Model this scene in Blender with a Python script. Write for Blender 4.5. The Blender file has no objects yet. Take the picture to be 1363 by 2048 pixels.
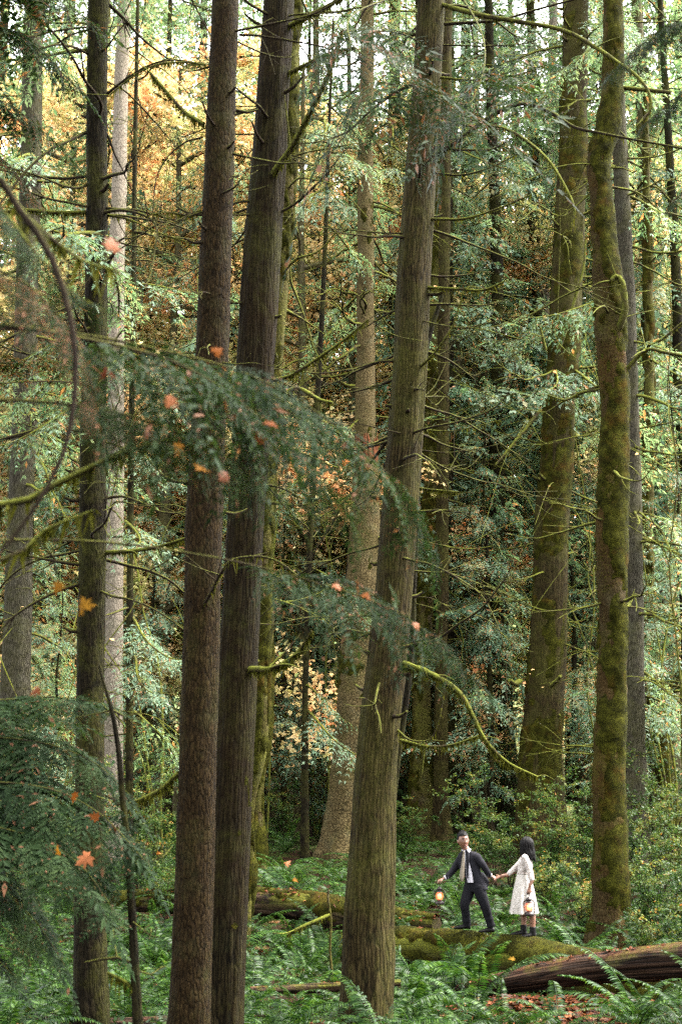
import bpy, math, random
import numpy as np
from mathutils import Vector, Matrix, Euler

# ------------------------------------------------------------------ camera, sky, sun, exposure
scene = bpy.context.scene
COL = scene.collection
R = math.radians
CAM_Z, PITCH, FPX = 3.0, R(11.4), 2844.0
cam_d = bpy.data.cameras.new('camera')
cam = bpy.data.objects.new('camera', cam_d)
COL.objects.link(cam)
cam.location = (0, 0, CAM_Z)
cam.rotation_euler = (R(90) + PITCH, 0, 0)
cam_d.sensor_fit = 'VERTICAL'
cam_d.sensor_height = 36.0
cam_d.lens = 50.0
cam_d.clip_start = 0.1
cam_d.clip_end = 1500
cam_d.dof.use_dof = True
cam_d.dof.focus_distance = 24.0
cam_d.dof.aperture_fstop = 3.4
scene.camera = cam

SUN_EL, SUN_AZ = R(58), R(80)          # azimuth measured from +Y towards +X: the brightest sky stands high on the right
world = bpy.data.worlds.new('World')
scene.world = world
world.use_nodes = True
wn = world.node_tree
wn.nodes.clear()
w_out = wn.nodes.new('ShaderNodeOutputWorld')
w_bg = wn.nodes.new('ShaderNodeBackground')
w_sky = wn.nodes.new('ShaderNodeTexSky')
w_sky.sky_type = 'NISHITA'
w_sky.sun_disc = False
w_sky.sun_elevation = SUN_EL
w_sky.sun_rotation = SUN_AZ
w_sky.air_density = 1.0
w_sky.dust_density = 4.0
w_hs = wn.nodes.new('ShaderNodeHueSaturation')   # overcast: cloud takes most of the blue out of the light
w_hs.inputs['Saturation'].default_value = 0.13
wn.links.new(w_sky.outputs[0], w_hs.inputs['Color'])
wn.links.new(w_hs.outputs[0], w_bg.inputs[0])
w_bg.inputs[1].default_value = 0.15
wn.links.new(w_bg.outputs[0], w_out.inputs[0])

sun_d = bpy.data.lights.new('sun', 'SUN')
sun_d.energy = 1.5
sun_d.angle = R(35)
sun_d.color = (1.0, 0.94, 0.83)
sun = bpy.data.objects.new('sun', sun_d)
COL.objects.link(sun)
sun.location = (50, 20, 60)
_sd = Vector((math.sin(SUN_AZ) * math.cos(SUN_EL), math.cos(SUN_AZ) * math.cos(SUN_EL), math.sin(SUN_EL)))
sun.rotation_euler = _sd.to_track_quat('Z', 'Y').to_euler()

scene.view_settings.view_transform = 'Standard'
scene.view_settings.look = 'None'
scene.view_settings.gamma = 1.0
scene.view_settings.exposure = 3.85
scene.cycles.max_bounces = 6
scene.cycles.diffuse_bounces = 3
scene.cycles.glossy_bounces = 2
scene.cycles.transmission_bounces = 4
scene.cycles.transparent_max_bounces = 6
scene.cycles.sample_clamp_indirect = 2.0
scene.cycles.use_denoising = False        # the fine grain that is left reads as film

# ------------------------------------------------------------------ helpers
CP, SP = math.cos(PITCH), math.sin(PITCH)

def W(px, py, Y):
    """world point at distance Y (world +Y) that the survey of the photograph puts at pixel px, py"""
    u, v = (px - 681.5) / FPX, (1024 - py) / FPX
    d = (u, CP - v * SP, SP + v * CP)
    t = Y / d[1]
    return np.array((u * t, Y, CAM_Z + d[2] * t))

def axial(p):
    return p[1] * CP + (p[2] - CAM_Z) * SP

def hsh(ix, iy, seed):
    h = (ix.astype(np.int64) * 374761393 + iy.astype(np.int64) * 668265263 + seed * 1274126177) & 0xFFFFFFFF
    h = ((h ^ (h >> 13)) * 1274126177) & 0xFFFFFFFF
    return ((h ^ (h >> 16)) & 0xFFFF) / 65535.0

def vn(x, y, seed=0, per=None):
    x, y = np.asarray(x, float), np.asarray(y, float)
    x0, y0 = np.floor(x), np.floor(y)
    fx, fy = x - x0, y - y0
    fx, fy = fx * fx * (3 - 2 * fx), fy * fy * (3 - 2 * fy)
    x1 = x0 + 1
    if per:
        x0, x1 = np.mod(x0, per), np.mod(x1, per)
    a, b = hsh(x0, y0, seed), hsh(x1, y0, seed)
    c, d = hsh(x0, y0 + 1, seed), hsh(x1, y0 + 1, seed)
    return (a * (1 - fx) + b * fx) * (1 - fy) + (c * (1 - fx) + d * fx) * fy

def fbm(x, y, seed=0, octs=3, per=None):
    s, a, t = 0.0, 1.0, 0.0
    for k in range(octs):
        s = s + a * vn(x * 2 ** k, y * 2 ** k, seed + 17 * k, per * 2 ** k if per else None)
        t += a
        a *= 0.5
    return s / t - 0.5

_GY = np.array([-30, 0, 8, 15, 19, 25, 30, 36, 45, 60, 80, 110, 160, 230, 320.])
_GZ = np.array([1.6, 1.3, .75, .2, 0, 0, .55, 1.2, 1.65, 2.1, 3.5, 9, 27, 48, 60.])

def gz(x, y):
    x, y = np.asarray(x, float), np.asarray(y, float)
    base = (np.interp(y - 2, _GY, _GZ) + np.interp(y, _GY, _GZ) + np.interp(y + 2, _GY, _GZ)) / 3
    z = base + 0.45 * fbm(x * .22 + 50, y * .22 + 50, 3, 3) + .10 * fbm(x * 1.3 + 9, y * 1.3, 8, 2)
    # low mound of litter in front of the fallen logs
    z = z + 0.22 * np.exp(-(((x - 3.2) / 1.6) ** 2 + ((y - 20.6) / 0.8) ** 2))
    return z

def gzf(x, y):
    return float(gz(x, y))

def resample(pts, vals, step):
    """Catmull-Rom through pts, resampled about every `step` metres; vals follow"""
    P = np.asarray(pts, float)
    V = np.asarray(vals, float)
    n = len(P)
    seg = np.linalg.norm(np.diff(P, axis=0), axis=1)
    outp, outv = [], []
    for i in range(n - 1):
        p0 = P[i - 1] if i > 0 else 2 * P[0] - P[1]
        p3 = P[i + 2] if i < n - 2 else 2 * P[-1] - P[-2]
        k = max(1, int(math.ceil(seg[i] / step)))
        t = (np.arange(k) / k)[:, None]
        outp.append(0.5 * ((2 * P[i]) + (-p0 + P[i + 1]) * t + (2 * p0 - 5 * P[i] + 4 * P[i + 1] - p3) * t ** 2 + (-p0 + 3 * P[i] - 3 * P[i + 1] + p3) * t ** 3))
        outv.append(V[i] + (V[i + 1] - V[i]) * t[:, 0])
    outp.append(P[-1:])
    outv.append(V[-1:])
    return np.vstack(outp), np.concatenate(outv)

def frames(P):
    T = np.gradient(P, axis=0)
    T /= np.linalg.norm(T, axis=1)[:, None] + 1e-12
    n = np.cross(T[0], (0.0, 0.0, 1.0))
    if np.linalg.norm(n) < 0.3:
        n = np.cross(T[0], (0.0, 1.0, 0.0))
    n /= np.linalg.norm(n)
    N = np.zeros_like(P)
    for i in range(len(P)):
        n = n - T[i] * np.dot(n, T[i])
        n /= np.linalg.norm(n) + 1e-12
        N[i] = n
    return T, N, np.cross(T, N)

class MB:
    """collects geometry, builds one mesh object"""
    def __init__(self):
        self.v, self.f, self.m, self.r, self.uv, self.n = [], [], [], [], [], 0

    def add(self, v, f, mat=0, rnd=0.5, uv=None):
        v = np.asarray(v, float).reshape(-1, 3)
        f = np.asarray(f, int)
        self.v.append(v)
        self.f.append(f + self.n)
        self.m.append(np.broadcast_to(np.asarray(mat), (len(f),)).astype(int))
        self.r.append(np.broadcast_to(np.asarray(rnd, float), (len(f),)))
        self.uv.append(np.zeros((f.size, 2)) if uv is None else np.asarray(uv, float).reshape(-1, 2))
        self.n += len(v)
        return self

    def grid(self, V, close=True, mat=0, rnd=.5, UV=None, cap0=False, cap1=False):
        """V: rings x sides x 3"""
        k, s = V.shape[:2]
        i = np.arange(k - 1)[:, None]
        j = np.arange(s if close else s - 1)[None, :]
        jn = (j + 1) % s
        F = np.stack([i * s + j, i * s + jn, (i + 1) * s + jn, (i + 1) * s + j], -1).reshape(-1, 4)
        uv = None
        if UV is not None:      # rings x (s+1) x 2
            j1 = j + 1
            uv = np.stack([UV[i, j], UV[i, j1], UV[i + 1, j1], UV[i + 1, j]], 2).reshape(-1, 2)
        self.add(V.reshape(-1, 3), F, mat, rnd, uv)
        for on, ring in ((cap0, V[0][::-1]), (cap1, V[-1])):
            if on:
                c = ring.mean(0)
                a = np.arange(s)
                self.add(np.vstack([ring, c]), np.stack([a, (a + 1) % s, np.full(s, s)], -1), mat, rnd)
        return self

    def tube(self, pts, rad, sides=6, mat=0, rnd=.5, step=None, rough=0.0, seed=0, caps=True):
        P, r = np.asarray(pts, float), np.broadcast_to(np.asarray(rad, float), (len(pts),))
        if step:
            P, r = resample(P, r, step)
        T, N, B = frames(P)
        a = np.arange(sides) / sides * 2 * np.pi
        rr = np.repeat(r[:, None], sides, 1)
        if rough:
            L = np.concatenate([[0], np.cumsum(np.linalg.norm(np.diff(P, axis=0), axis=1))])
            rr = rr * (1 + rough * 2 * fbm(np.repeat(a[None] / 2 / np.pi * 4, len(P), 0), np.repeat(L[:, None] * 5, sides, 1), seed, 2, 4))
        V = P[:, None] + rr[..., None] * (np.cos(a)[None, :, None] * N[:, None] + np.sin(a)[None, :, None] * B[:, None])
        L = np.concatenate([[0], np.cumsum(np.linalg.norm(np.diff(P, axis=0), axis=1))])
        UV = np.stack([np.repeat((np.arange(sides + 1) / sides * 2 * np.pi * max(r.mean(), .004))[None], len(P), 0), np.repeat(L[:, None], sides + 1, 1)], -1)
        return self.grid(V, True, mat, rnd, UV, caps, caps)

    def ell(self, c, r, mat=0, rnd=.5, u=14, v=9, M=None):
        th = np.linspace(0.02, np.pi - .02, v)
        ph = np.arange(u) / u * 2 * np.pi
        V = np.stack([np.sin(th)[:, None] * np.cos(ph) * r[0], np.sin(th)[:, None] * np.sin(ph) * r[1], np.repeat(np.cos(th)[:, None], u, 1) * r[2]], -1)
        if M is not None:
            V = V @ np.asarray(M, float).T
        return self.grid((V + np.asarray(c))[::-1], True, mat, rnd, None, True, True)

    def quads(self, Q, mat=0, rnd=.5):
        Q = np.asarray(Q, float)
        k = Q.shape[1]
        return self.add(Q.reshape(-1, 3), np.arange(len(Q) * k).reshape(-1, k), mat, rnd)

    def mesh(self, name, mats, smooth=True, origin=None):
        me = bpy.data.meshes.new(name)
        V = np.vstack(self.v)
        if origin is not None:
            V = V - np.asarray(origin, float)
        tot = np.concatenate([np.full(len(f), f.shape[1]) for f in self.f])
        loops = np.concatenate([f.ravel() for f in self.f])
        me.vertices.add(len(V))
        me.vertices.foreach_set('co', V.astype(np.float32).ravel())
        me.loops.add(len(loops))
        me.loops.foreach_set('vertex_index', loops.astype(np.int32))
        me.polygons.add(len(tot))
        me.polygons.foreach_set('loop_start', np.concatenate([[0], np.cumsum(tot)[:-1]]).astype(np.int32))
        me.polygons.foreach_set('material_index', np.concatenate(self.m).astype(np.int32))
        me.polygons.foreach_set('use_smooth', np.full(len(tot), smooth))
        at = me.attributes.new('rnd', 'FLOAT', 'FACE')
        at.data.foreach_set('value', np.concatenate(self.r).astype(np.float32))
        ul = me.uv_layers.new(name='UVMap')
        ul.data.foreach_set('uv', np.vstack(self.uv).astype(np.float32).ravel())
        for m in mats if isinstance(mats, (list, tuple)) else [mats]:
            me.materials.append(m)
        me.update(calc_edges=True)
        return me

    def build(self, name, mats, parent=None, smooth=True, origin=None):
        """origin: world position of the parent (or of the object itself when top-level)"""
        me = self.mesh(name, mats, smooth, origin)
        o = link(name, me, parent)
        if parent is None and origin is not None:
            o.location = origin
        return o

def link(name, me, parent=None, loc=None):
    o = bpy.data.objects.new(name, me)
    COL.objects.link(o)
    o.parent = parent
    if loc is not None:
        o.location = loc
    return o

def tag(o, label=None, cat=None, group=None, kind=None):
    for k, v in (('label', label), ('category', cat), ('group', group), ('kind', kind)):
        if v:
            o[k] = v
    return o

REG = []        # (object, pixel column, distance, noun): labelled at the end by the gap between trunks it stands in

def thing(name, loc, label, cat, group=None):
    o = bpy.data.objects.new(name, None)
    o.empty_display_size = 0.2
    COL.objects.link(o)
    o.location = loc
    return tag(o, label, cat, group)

# ------------------------------------------------------------------ materials
class NT:
    def __init__(self, name):
        self.mat = bpy.data.materials.new(name)
        self.mat.use_nodes = True
        self.t = self.mat.node_tree
        self.t.nodes.clear()
        self.out = self.t.nodes.new('ShaderNodeOutputMaterial')

    def n(self, typ, ins=None, **kw):
        nd = self.t.nodes.new('ShaderNode' + typ)
        for k, v in kw.items():
            setattr(nd, k, v)
        for k, v in (ins or {}).items():
            s = nd.inputs[k]
            if isinstance(v, bpy.types.NodeSocket):
                self.t.links.new(v, s)
            elif hasattr(s, 'default_value'):
                if s.type == 'RGBA' and len(v) == 3:
                    v = (*v, 1)
                s.default_value = v
        return nd

    def ramp(self, fac, stops, interp='LINEAR'):
        nd = self.n('ValToRGB', {'Fac': fac})
        cr = nd.color_ramp
        cr.interpolation = interp
        while len(cr.elements) < len(stops):
            cr.elements.new(0.5)
        for e, (p, c) in zip(cr.elements, stops):
            e.position = p
            e.color = (*c, 1) if len(c) == 3 else c
        return nd.outputs['Color']

    def noise(self, vec, scale, detail=5, rough=.6, dist=0.0):
        return self.n('TexNoise', {'Vector': vec, 'Scale': scale, 'Detail': detail, 'Roughness': rough, 'Distortion': dist}).outputs['Fac']

    def mix(self, fac, a, b, typ='MIX'):
        nd = self.n('Mix', data_type='RGBA', blend_type=typ)
        for i, v in ((0, fac), (6, a), (7, b)):
            if isinstance(v, bpy.types.NodeSocket):
                self.t.links.new(v, nd.inputs[i])
            else:
                nd.inputs[i].default_value = v if i == 0 else ((*v, 1) if len(v) == 3 else v)
        return nd.outputs[2]

    def math(self, op, a, b=0.0, clamp=False):
        nd = self.n('Math', operation=op, use_clamp=clamp)
        for i, v in ((0, a), (1, b)):
            if isinstance(v, bpy.types.NodeSocket):
                self.t.links.new(v, nd.inputs[i])
            else:
                nd.inputs[i].default_value = v
        return nd.outputs[0]

    def scaled(self, vec, s):
        return self.n('Mapping', {'Vector': vec, 'Scale': s}).outputs[0]

    def finish(self, sh):
        self.t.links.new(sh, self.out.inputs['Surface'])
        return self.mat

def up_fac(t, lo=-.2, hi=.7):
    g = t.n('NewGeometry')
    z = t.n('SeparateXYZ', {'Vector': g.outputs['Normal']}).outputs['Z']
    return t.n('MapRange', {'Value': z, 'From Min': lo, 'From Max': hi}).outputs[0]

MOSS_D, MOSS_L = (.009, .012, .002), (.085, .085, .014)

def bark(name, dark, mid, light, su=22., sv=2.2, moss=.35, moss_lo=.45, crack=.55, bump=.6, lichen=(.070, .072, .042), lich=.4, red=None):
    t = NT(name)
    tc = t.n('TexCoord')
    uv, ob = tc.outputs['UV'], tc.outputs['Object']
    n1 = t.noise(t.scaled(uv, (su, sv, 1)), 1.0, 8, .72, .6)
    n2 = t.noise(t.scaled(uv, (su * 2.6, sv * 3.2, 1)), 1.0, 6, .75, .3)
    wv = t.n('VectorMath', {0: t.scaled(uv, (su * .9, sv * .9, 1)), 1: t.n('TexNoise', {'Vector': t.scaled(uv, (su * .3, sv * 1.2, 1)), 'Scale': 1.0, 'Detail': 3.}).outputs['Color']}, operation='ADD').outputs[0]
    vor = t.n('TexVoronoi', {'Vector': wv, 'Scale': 1.0, 'Randomness': 1.0}, feature='DISTANCE_TO_EDGE').outputs['Distance']
    col = t.ramp(t.math('ADD', t.math('MULTIPLY', n1, .55), t.math('MULTIPLY', n2, .45)), [(.36, dark), (.50, mid), (.66, light)])
    ck = t.ramp(vor, [(0.0, (1 - crack,) * 3), (.11, (1, 1, 1))])
    col = t.mix(1.0, col, ck, 'MULTIPLY')
    big = t.noise(ob, 1.1, 5, .6, .3)
    lf = t.ramp(t.noise(ob, 2.6, 6, .72), [(.50, (0, 0, 0)), (.72, (lich,) * 3)])
    col = t.mix(t.n('RGBToBW', {'Color': lf}).outputs[0], col, lichen)
    if red:
        col = t.mix(t.math('MULTIPLY', t.ramp(big, [(.42, (0, 0, 0)), (.66, (1, 1, 1))]), .7), col, red)
    mcol = t.ramp(t.noise(ob, 30, 4, .7), [(.3, MOSS_D), (.7, MOSS_L)])
    mm = t.math('ADD', t.noise(ob, 1.0, 7, .66, .6), t.math('MULTIPLY', t.noise(ob, 9.0, 4, .7), .28))
    mf = t.ramp(mm, [(moss_lo, (0, 0, 0)), (min(.999, moss_lo + .28), (moss,) * 3)])
    col = t.mix(mf, col, mcol)
    h = t.math('ADD', t.math('MULTIPLY', n1, .6), t.math('MULTIPLY', t.math('MINIMUM', vor, .2), 2.4))
    h = t.math('ADD', h, t.math('MULTIPLY', n2, .5))
    bp = t.n('Bump', {'Strength': bump, 'Distance': .03, 'Height': h})
    p = t.n('BsdfPrincipled', {'Base Color': col, 'Roughness': .9, 'Specular IOR Level': .04, 'Normal': bp.outputs[0]})
    return t.finish(p.outputs[0])

def mossy(name, dark, light, moss=.9, lo=-.35, hi=.45, noise_scale=7.):
    """thin wood with moss that sits on its upper side"""
    t = NT(name)
    ob = t.n('TexCoord').outputs['Object']
    nz = t.noise(ob, noise_scale, 5, .65)
    base = t.ramp(t.noise(ob, 26, 4, .7), [(.3, dark), (.7, light)])
    mcol = t.ramp(t.noise(ob, 60, 3, .7), [(.3, (.018, .024, .003)), (.7, (.115, .122, .018))])
    f = t.math('MULTIPLY', t.math('MULTIPLY', up_fac(t, lo, hi), t.ramp(nz, [(.36, (0, 0, 0)), (.52, (1, 1, 1))])), moss, True)
    col = t.mix(f, base, mcol)
    bp = t.n('Bump', {'Strength': .8, 'Distance': .02, 'Height': t.noise(ob, 70, 4, .75)})
    return t.finish(t.n('BsdfPrincipled', {'Base Color': col, 'Roughness': .9, 'Specular IOR Level': .04, 'Normal': bp.outputs[0]}).outputs[0])

def leafy(name, stops, rough=.45, trans=.35, spec=.5, obj_var=.25, tcol=(1.25, 1.2, .7)):
    """leaf colour by the per-face random value, some light passing through the blade"""
    t = NT(name)
    at = t.n('Attribute', attribute_name='rnd').outputs['Fac']
    col = t.ramp(at, stops)
    oi = t.n('ObjectInfo').outputs['Random']
    v = t.math('ADD', t.math('MULTIPLY', oi, obj_var), 1 - obj_var / 2)
    col = t.n('HueSaturation', {'Color': col, 'Value': v, 'Saturation': 1.0}).outputs[0]
    p = t.n('BsdfPrincipled', {'Base Color': col, 'Roughness': rough, 'Specular IOR Level': spec * .45})
    tr = t.n('BsdfTranslucent', {'Color': t.mix(1.0, col, tcol, 'MULTIPLY')})
    return t.finish(t.n('MixShader', {0: trans, 1: p.outputs[0], 2: tr.outputs[0]}).outputs[0])

def plain(name, col, rough=.6, metal=0., spec=.5, var=.0, scale=20., bump=0., emis=None, estr=0., sheen=0.):
    t = NT(name)
    ob = t.n('TexCoord').outputs['Object']
    nz = t.noise(ob, scale, 4, .6)
    c = t.ramp(nz, [(.3, tuple(x * (1 - var) for x in col)), (.7, tuple(min(1, x * (1 + var)) for x in col))])
    ins = {'Base Color': c, 'Roughness': rough, 'Metallic': metal, 'Specular IOR Level': spec, 'Sheen Weight': sheen}
    if bump:
        ins['Normal'] = t.n('Bump', {'Strength': bump, 'Distance': .01, 'Height': nz}).outputs[0]
    if emis:
        ins['Emission Color'] = (*emis, 1)
        ins['Emission Strength'] = estr
    return t.finish(t.n('BsdfPrincipled', ins).outputs[0])

M = {}
M['fir'] = bark('fir_bark', (0.002173, 0.001361, 0.0005043), (0.01304, 0.007827, 0.002925), (0.03849, 0.02452, 0.009587), 46, 8, 0.3, 0.66, 0.6, 1.0, lichen=(0.03105, 0.0313, 0.01111))
M['cedar'] = bark('cedar_bark', (0.001235, 0.0008763, 0.0004234), (0.008391, 0.006133, 0.002458), (0.02862, 0.0222, 0.009311), 38, 2.6, 0.35, 0.64, 0.85, 1.0, lichen=(0.02222, 0.02629, 0.009311), red=(0.008885, 0.004672, 0.001693))
M['cedar_pale'] = bark('pale_cedar_bark', (0.002799, 0.001963, 0.0007541), (0.01791, 0.01262, 0.004711), (0.05146, 0.03925, 0.01583), 36, 2.4, 0.45, 0.56, 0.8, 1.0, lichen=(0.03356, 0.03476, 0.0113))
M['cedar_dark'] = bark('dark_cedar_bark', (0.001409, 0.001067, 0.0005868), (0.007045, 0.005339, 0.002641), (0.02114, 0.01637, 0.008215), 34, 4, 0.5, 0.58, .7, 1.0, lichen=(0.02114, 0.02278, 0.009387))
M['fir_pale'] = bark('pale_fir_bark', (0.01641, 0.01125, 0.004663), (0.06837, 0.04967, 0.02132), (0.1505, 0.1171, 0.05463), 26, 12, 0.5, 0.62, 0.75, 1.0)
M['maple'] = bark('mossy_maple_bark', (0.00679, 0.004166, 0.001414), (0.02426, 0.01547, 0.005655), (0.04852, 0.03689, 0.01555), 26, 10, 0.6, 0.6, 0.4, .9, lichen=(0.05335, 0.05058, 0.02474), red=(0.03396, 0.01666, 0.002827))
M['moss_trunk'] = bark('mossy_bark', (0.007104, 0.005328, 0.001776), (0.02664, 0.01776, 0.007104), (0.05772, 0.04262, 0.01776), 24, 8, 0.8, 0.48, .5, .9)
M['grey'] = bark('grey_bark', (0.057, 0.0456, 0.034), (0.1377, 0.114, 0.08755), (0.247, 0.2137, 0.1658), 20, 8, .3, .64, .5, .7)
M['trunk_grey'] = bark('grey_green_bark', (.006, .005, .003), (.030, .026, .018), (.080, .072, .052), 34, 5, .4, .58, .7, 1.0, lichen=(.06, .062, .040))
M['far'] = bark('far_bark', (0.01512, 0.01198, 0.00675), (0.04212, 0.03422, 0.0198), (0.0837, 0.0713, 0.04275), 12, 3, .5, .52, .55, .7)
M['branch'] = mossy('dead_branch_wood', (.008, .006, .004), (.030, .021, .015), .75, -.1, .6)
M['mossbranch'] = mossy('mossy_branch_wood', (.012, .009, .005), (.040, .030, .016), 1.0, -.75, .15, 4.)
M['twig'] = mossy('dark_twig_wood', (.006, .004, .003), (.022, .015, .010), .35, .1, .8)
CEDAR_STOPS = [(0., (.038, .080, .044)), (.45, (.096, .160, .098)), (.8, (.175, .236, .155)), (.93, (.23, .20, .09)), (1., (.28, .11, .05))]
M['cedar_leaf'] = leafy('cedar_spray', CEDAR_STOPS, .5, .45, .3)
M['hemlock_leaf'] = leafy('hemlock_spray', [(0., (.003, .0075, .0024)), (.5, (.011, .0225, .007)), (.86, (.027, .044, .0135)), (.96, (.06, .045, .02)), (1., (.10, .040, .022))], .6, .3, .12)
M['maple_yellow'] = leafy('autumn_maple_leaf', [(0., (.20, .25, .08)), (.3, (.44, .41, .17)), (.6, (.56, .43, .21)), (.85, (.56, .33, .15)), (1., (.48, .19, .07))], .5, .45, .3, .2, (1.08, 1.0, .88))
M['maple_orange'] = leafy('orange_maple_leaf', [(0., (.54, .43, .22)), (.5, (.56, .36, .18)), (1., (.48, .20, .08))], .5, .45, .3, .2, (1.08, 1.0, .88))
M['maple_green'] = leafy('green_maple_leaf', [(0., (.07, .15, .03)), (.6, (.16, .24, .05)), (1., (.42, .34, .07))], .5, .5, .35, .2)
M['litter'] = leafy('litter_leaf', [(0., (.008, .003, .0015)), (.45, (.035, .010, .0035)), (.75, (.072, .021, .0065)), (.92, (.12, .037, .009)), (1., (.14, .052, .024))], .5, .05, .12, 0.)
M['fern'] = leafy('fern_blade', [(0., (.003, .0115, .002)), (.5, (.0125, .034, .0055)), (1., (.042, .076, .013))], .42, .3, .22, .7)
M['fern_dead'] = leafy('dead_fern_blade', [(0., (.06, .028, .012)), (1., (.16, .08, .03))], .6, .15, .3, .2)
M['shrub'] = leafy('shrub_leaf', [(0., (.009, .027, .006)), (.5, (.029, .056, .013)), (.85, (.095, .110, .026)), (1., (.20, .095, .024))], .45, .35, .2, .5)
M['small_green'] = leafy('ground_leaf', [(0., (.004, .014, .002)), (.7, (.014, .034, .007)), (1., (.036, .052, .012))], .45, .25, .2, 0.)
M['moss_tuft'] = leafy('moss_tuft', [(0., (.0045, .006, .0008)), (1., (.058, .058, .006))], .9, .3, .1, .2)

# ------------------------------------------------------------------ ground
def ground_material():
    t = NT('forest_floor')
    ob = t.n('TexCoord').outputs['Object']
    a = t.noise(ob, .8, 6, .65, .4)
    b = t.noise(ob, 14, 6, .72)
    soil = t.ramp(b, [(.3, (.003, .002, .001)), (.5, (.010, .005, .0025)), (.62, (.026, .009, .004)), (.75, (.05, .019, .007))])
    moss = t.ramp(t.noise(ob, 25, 4, .7), [(.3, (.007, .013, .002)), (.7, (.030, .042, .007))])
    col = t.mix(t.ramp(a, [(.48, (0, 0, 0)), (.6, (.85,) * 3)]), soil, moss)
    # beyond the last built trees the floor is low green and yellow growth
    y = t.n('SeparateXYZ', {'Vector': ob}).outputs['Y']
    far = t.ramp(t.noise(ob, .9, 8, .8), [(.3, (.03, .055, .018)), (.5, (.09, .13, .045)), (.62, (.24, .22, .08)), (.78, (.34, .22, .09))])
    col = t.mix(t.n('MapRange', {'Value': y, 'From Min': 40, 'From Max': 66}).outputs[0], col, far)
    bp = t.n('Bump', {'Strength': .9, 'Distance': .05, 'Height': b})
    return t.finish(t.n('BsdfPrincipled', {'Base Color': col, 'Roughness': .85, 'Specular IOR Level': .05, 'Normal': bp.outputs[0]}).outputs[0])

ys = np.concatenate([np.linspace(-25, 12, 40), np.linspace(12.2, 50, 130), np.linspace(51, 320, 90)])
xs = np.concatenate([np.linspace(-180, -17, 40), np.linspace(-16, 16, 110), np.linspace(17, 180, 40)])
GX, GYY = np.meshgrid(xs, ys)
g = MB()
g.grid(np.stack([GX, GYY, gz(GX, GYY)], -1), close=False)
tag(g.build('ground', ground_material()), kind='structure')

# ------------------------------------------------------------------ fallen logs
def log_mesh(name, top_px, depth, rad, mats_name, label, seed, sides=40, lump=.10, parent=None, step=.05, sink=0.):
    """top_px: pixels of the upper edge; the log lies below them"""
    pts, rr = [], []
    for (x, y), d, r in zip(top_px, depth, rad):
        p = W(x, y, d)
        p[2] -= r + sink
        pts.append(p)
        rr.append(r)
    P, r = resample(pts, rr, step)
    T, N, B = frames(P)
    L = np.concatenate([[0], np.cumsum(np.linalg.norm(np.diff(P, axis=0), axis=1))])
    a = np.arange(sides) / sides * 2 * np.pi
    A, LL = np.meshgrid(a / 2 / np.pi, L)
    d = lump * fbm(A * 5, LL * 1.2, seed, 3, 5) * 2 + .8 * lump * fbm(A * 22, LL * .7, seed + 5, 3, 22) - .5 * lump * np.exp(-(fbm(A * 9, LL * .35, seed + 6, 2, 9) / .05) ** 2) + .35 * lump * fbm(A * 24, LL * 7, seed + 9, 3, 24)
    V = P[:, None] + (r[:, None] * (1 + d))[..., None] * (np.cos(a)[None, :, None] * N[:, None] + np.sin(a)[None, :, None] * B[:, None])
    UV = np.stack([np.repeat((np.arange(sides + 1) / sides * 2 * np.pi * r.mean())[None], len(P), 0), np.repeat(L[:, None], sides + 1, 1)], -1)
    b = MB()
    o0 = P[len(P) // 2]
    b.grid(V, True, 0, .5, UV, True, True)
    root = thing(name, o0, label, 'log')
    b.build('log_body', M[mats_name], root, True, o0)
    return root, P, r, o0

def log_bark(name, wood, litter, moss, moss_lo, up_lo, up_hi, su=10, sv=.9):
    t = NT(name)
    tc = t.n('TexCoord')
    ob = tc.outputs['Object']
    n1 = t.noise(t.scaled(tc.outputs['UV'], (su, sv, 1)), 1., 8, .7, .4)
    col = t.ramp(n1, [(.36, wood[0]), (.50, wood[1]), (.66, wood[2])])
    vor = t.n('TexVoronoi', {'Vector': t.scaled(tc.outputs['UV'], (su * .8, sv * 1.4, 1)), 'Scale': 1.0}, feature='DISTANCE_TO_EDGE').outputs['Distance']
    col = t.mix(1.0, col, t.ramp(vor, [(0., (.12,) * 3), (.1, (1, 1, 1))]), 'MULTIPLY')
    up = up_fac(t, up_lo, up_hi)
    lit = t.ramp(t.noise(ob, 22, 5, .7), [(.35, litter[0]), (.65, litter[1])])
    col = t.mix(t.math('MULTIPLY', up_fac(t, .55, .95), t.ramp(t.noise(ob, 3, 5, .7), [(.42, (0, 0, 0)), (.55, (.9,) * 3)])), col, lit)
    mc = t.ramp(t.noise(ob, 45, 4, .75), [(.3, (.006, .008, .001)), (.5, (.036, .040, .003)), (.72, (.110, .105, .008))])
    mk = t.ramp(t.math('ADD', t.noise(ob, 1.6, 6, .7), t.math('MULTIPLY', t.noise(ob, 11, 4, .7), .2)), [(moss_lo, (0, 0, 0)), (moss_lo + .12, (moss,) * 3)])
    col = t.mix(t.math('MULTIPLY', up, mk), col, mc)
    h = t.math('ADD', t.math('ADD', n1, t.math('MULTIPLY', t.math('MINIMUM', vor, .15), 3.)), t.math('MULTIPLY', t.noise(ob, 50, 4, .75), .6))
    bp = t.n('Bump', {'Strength': .9, 'Distance': .035, 'Height': h})
    return t.finish(t.n('BsdfPrincipled', {'Base Color': col, 'Roughness': .8, 'Specular IOR Level': .07, 'Normal': bp.outputs[0]}).outputs[0])

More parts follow.
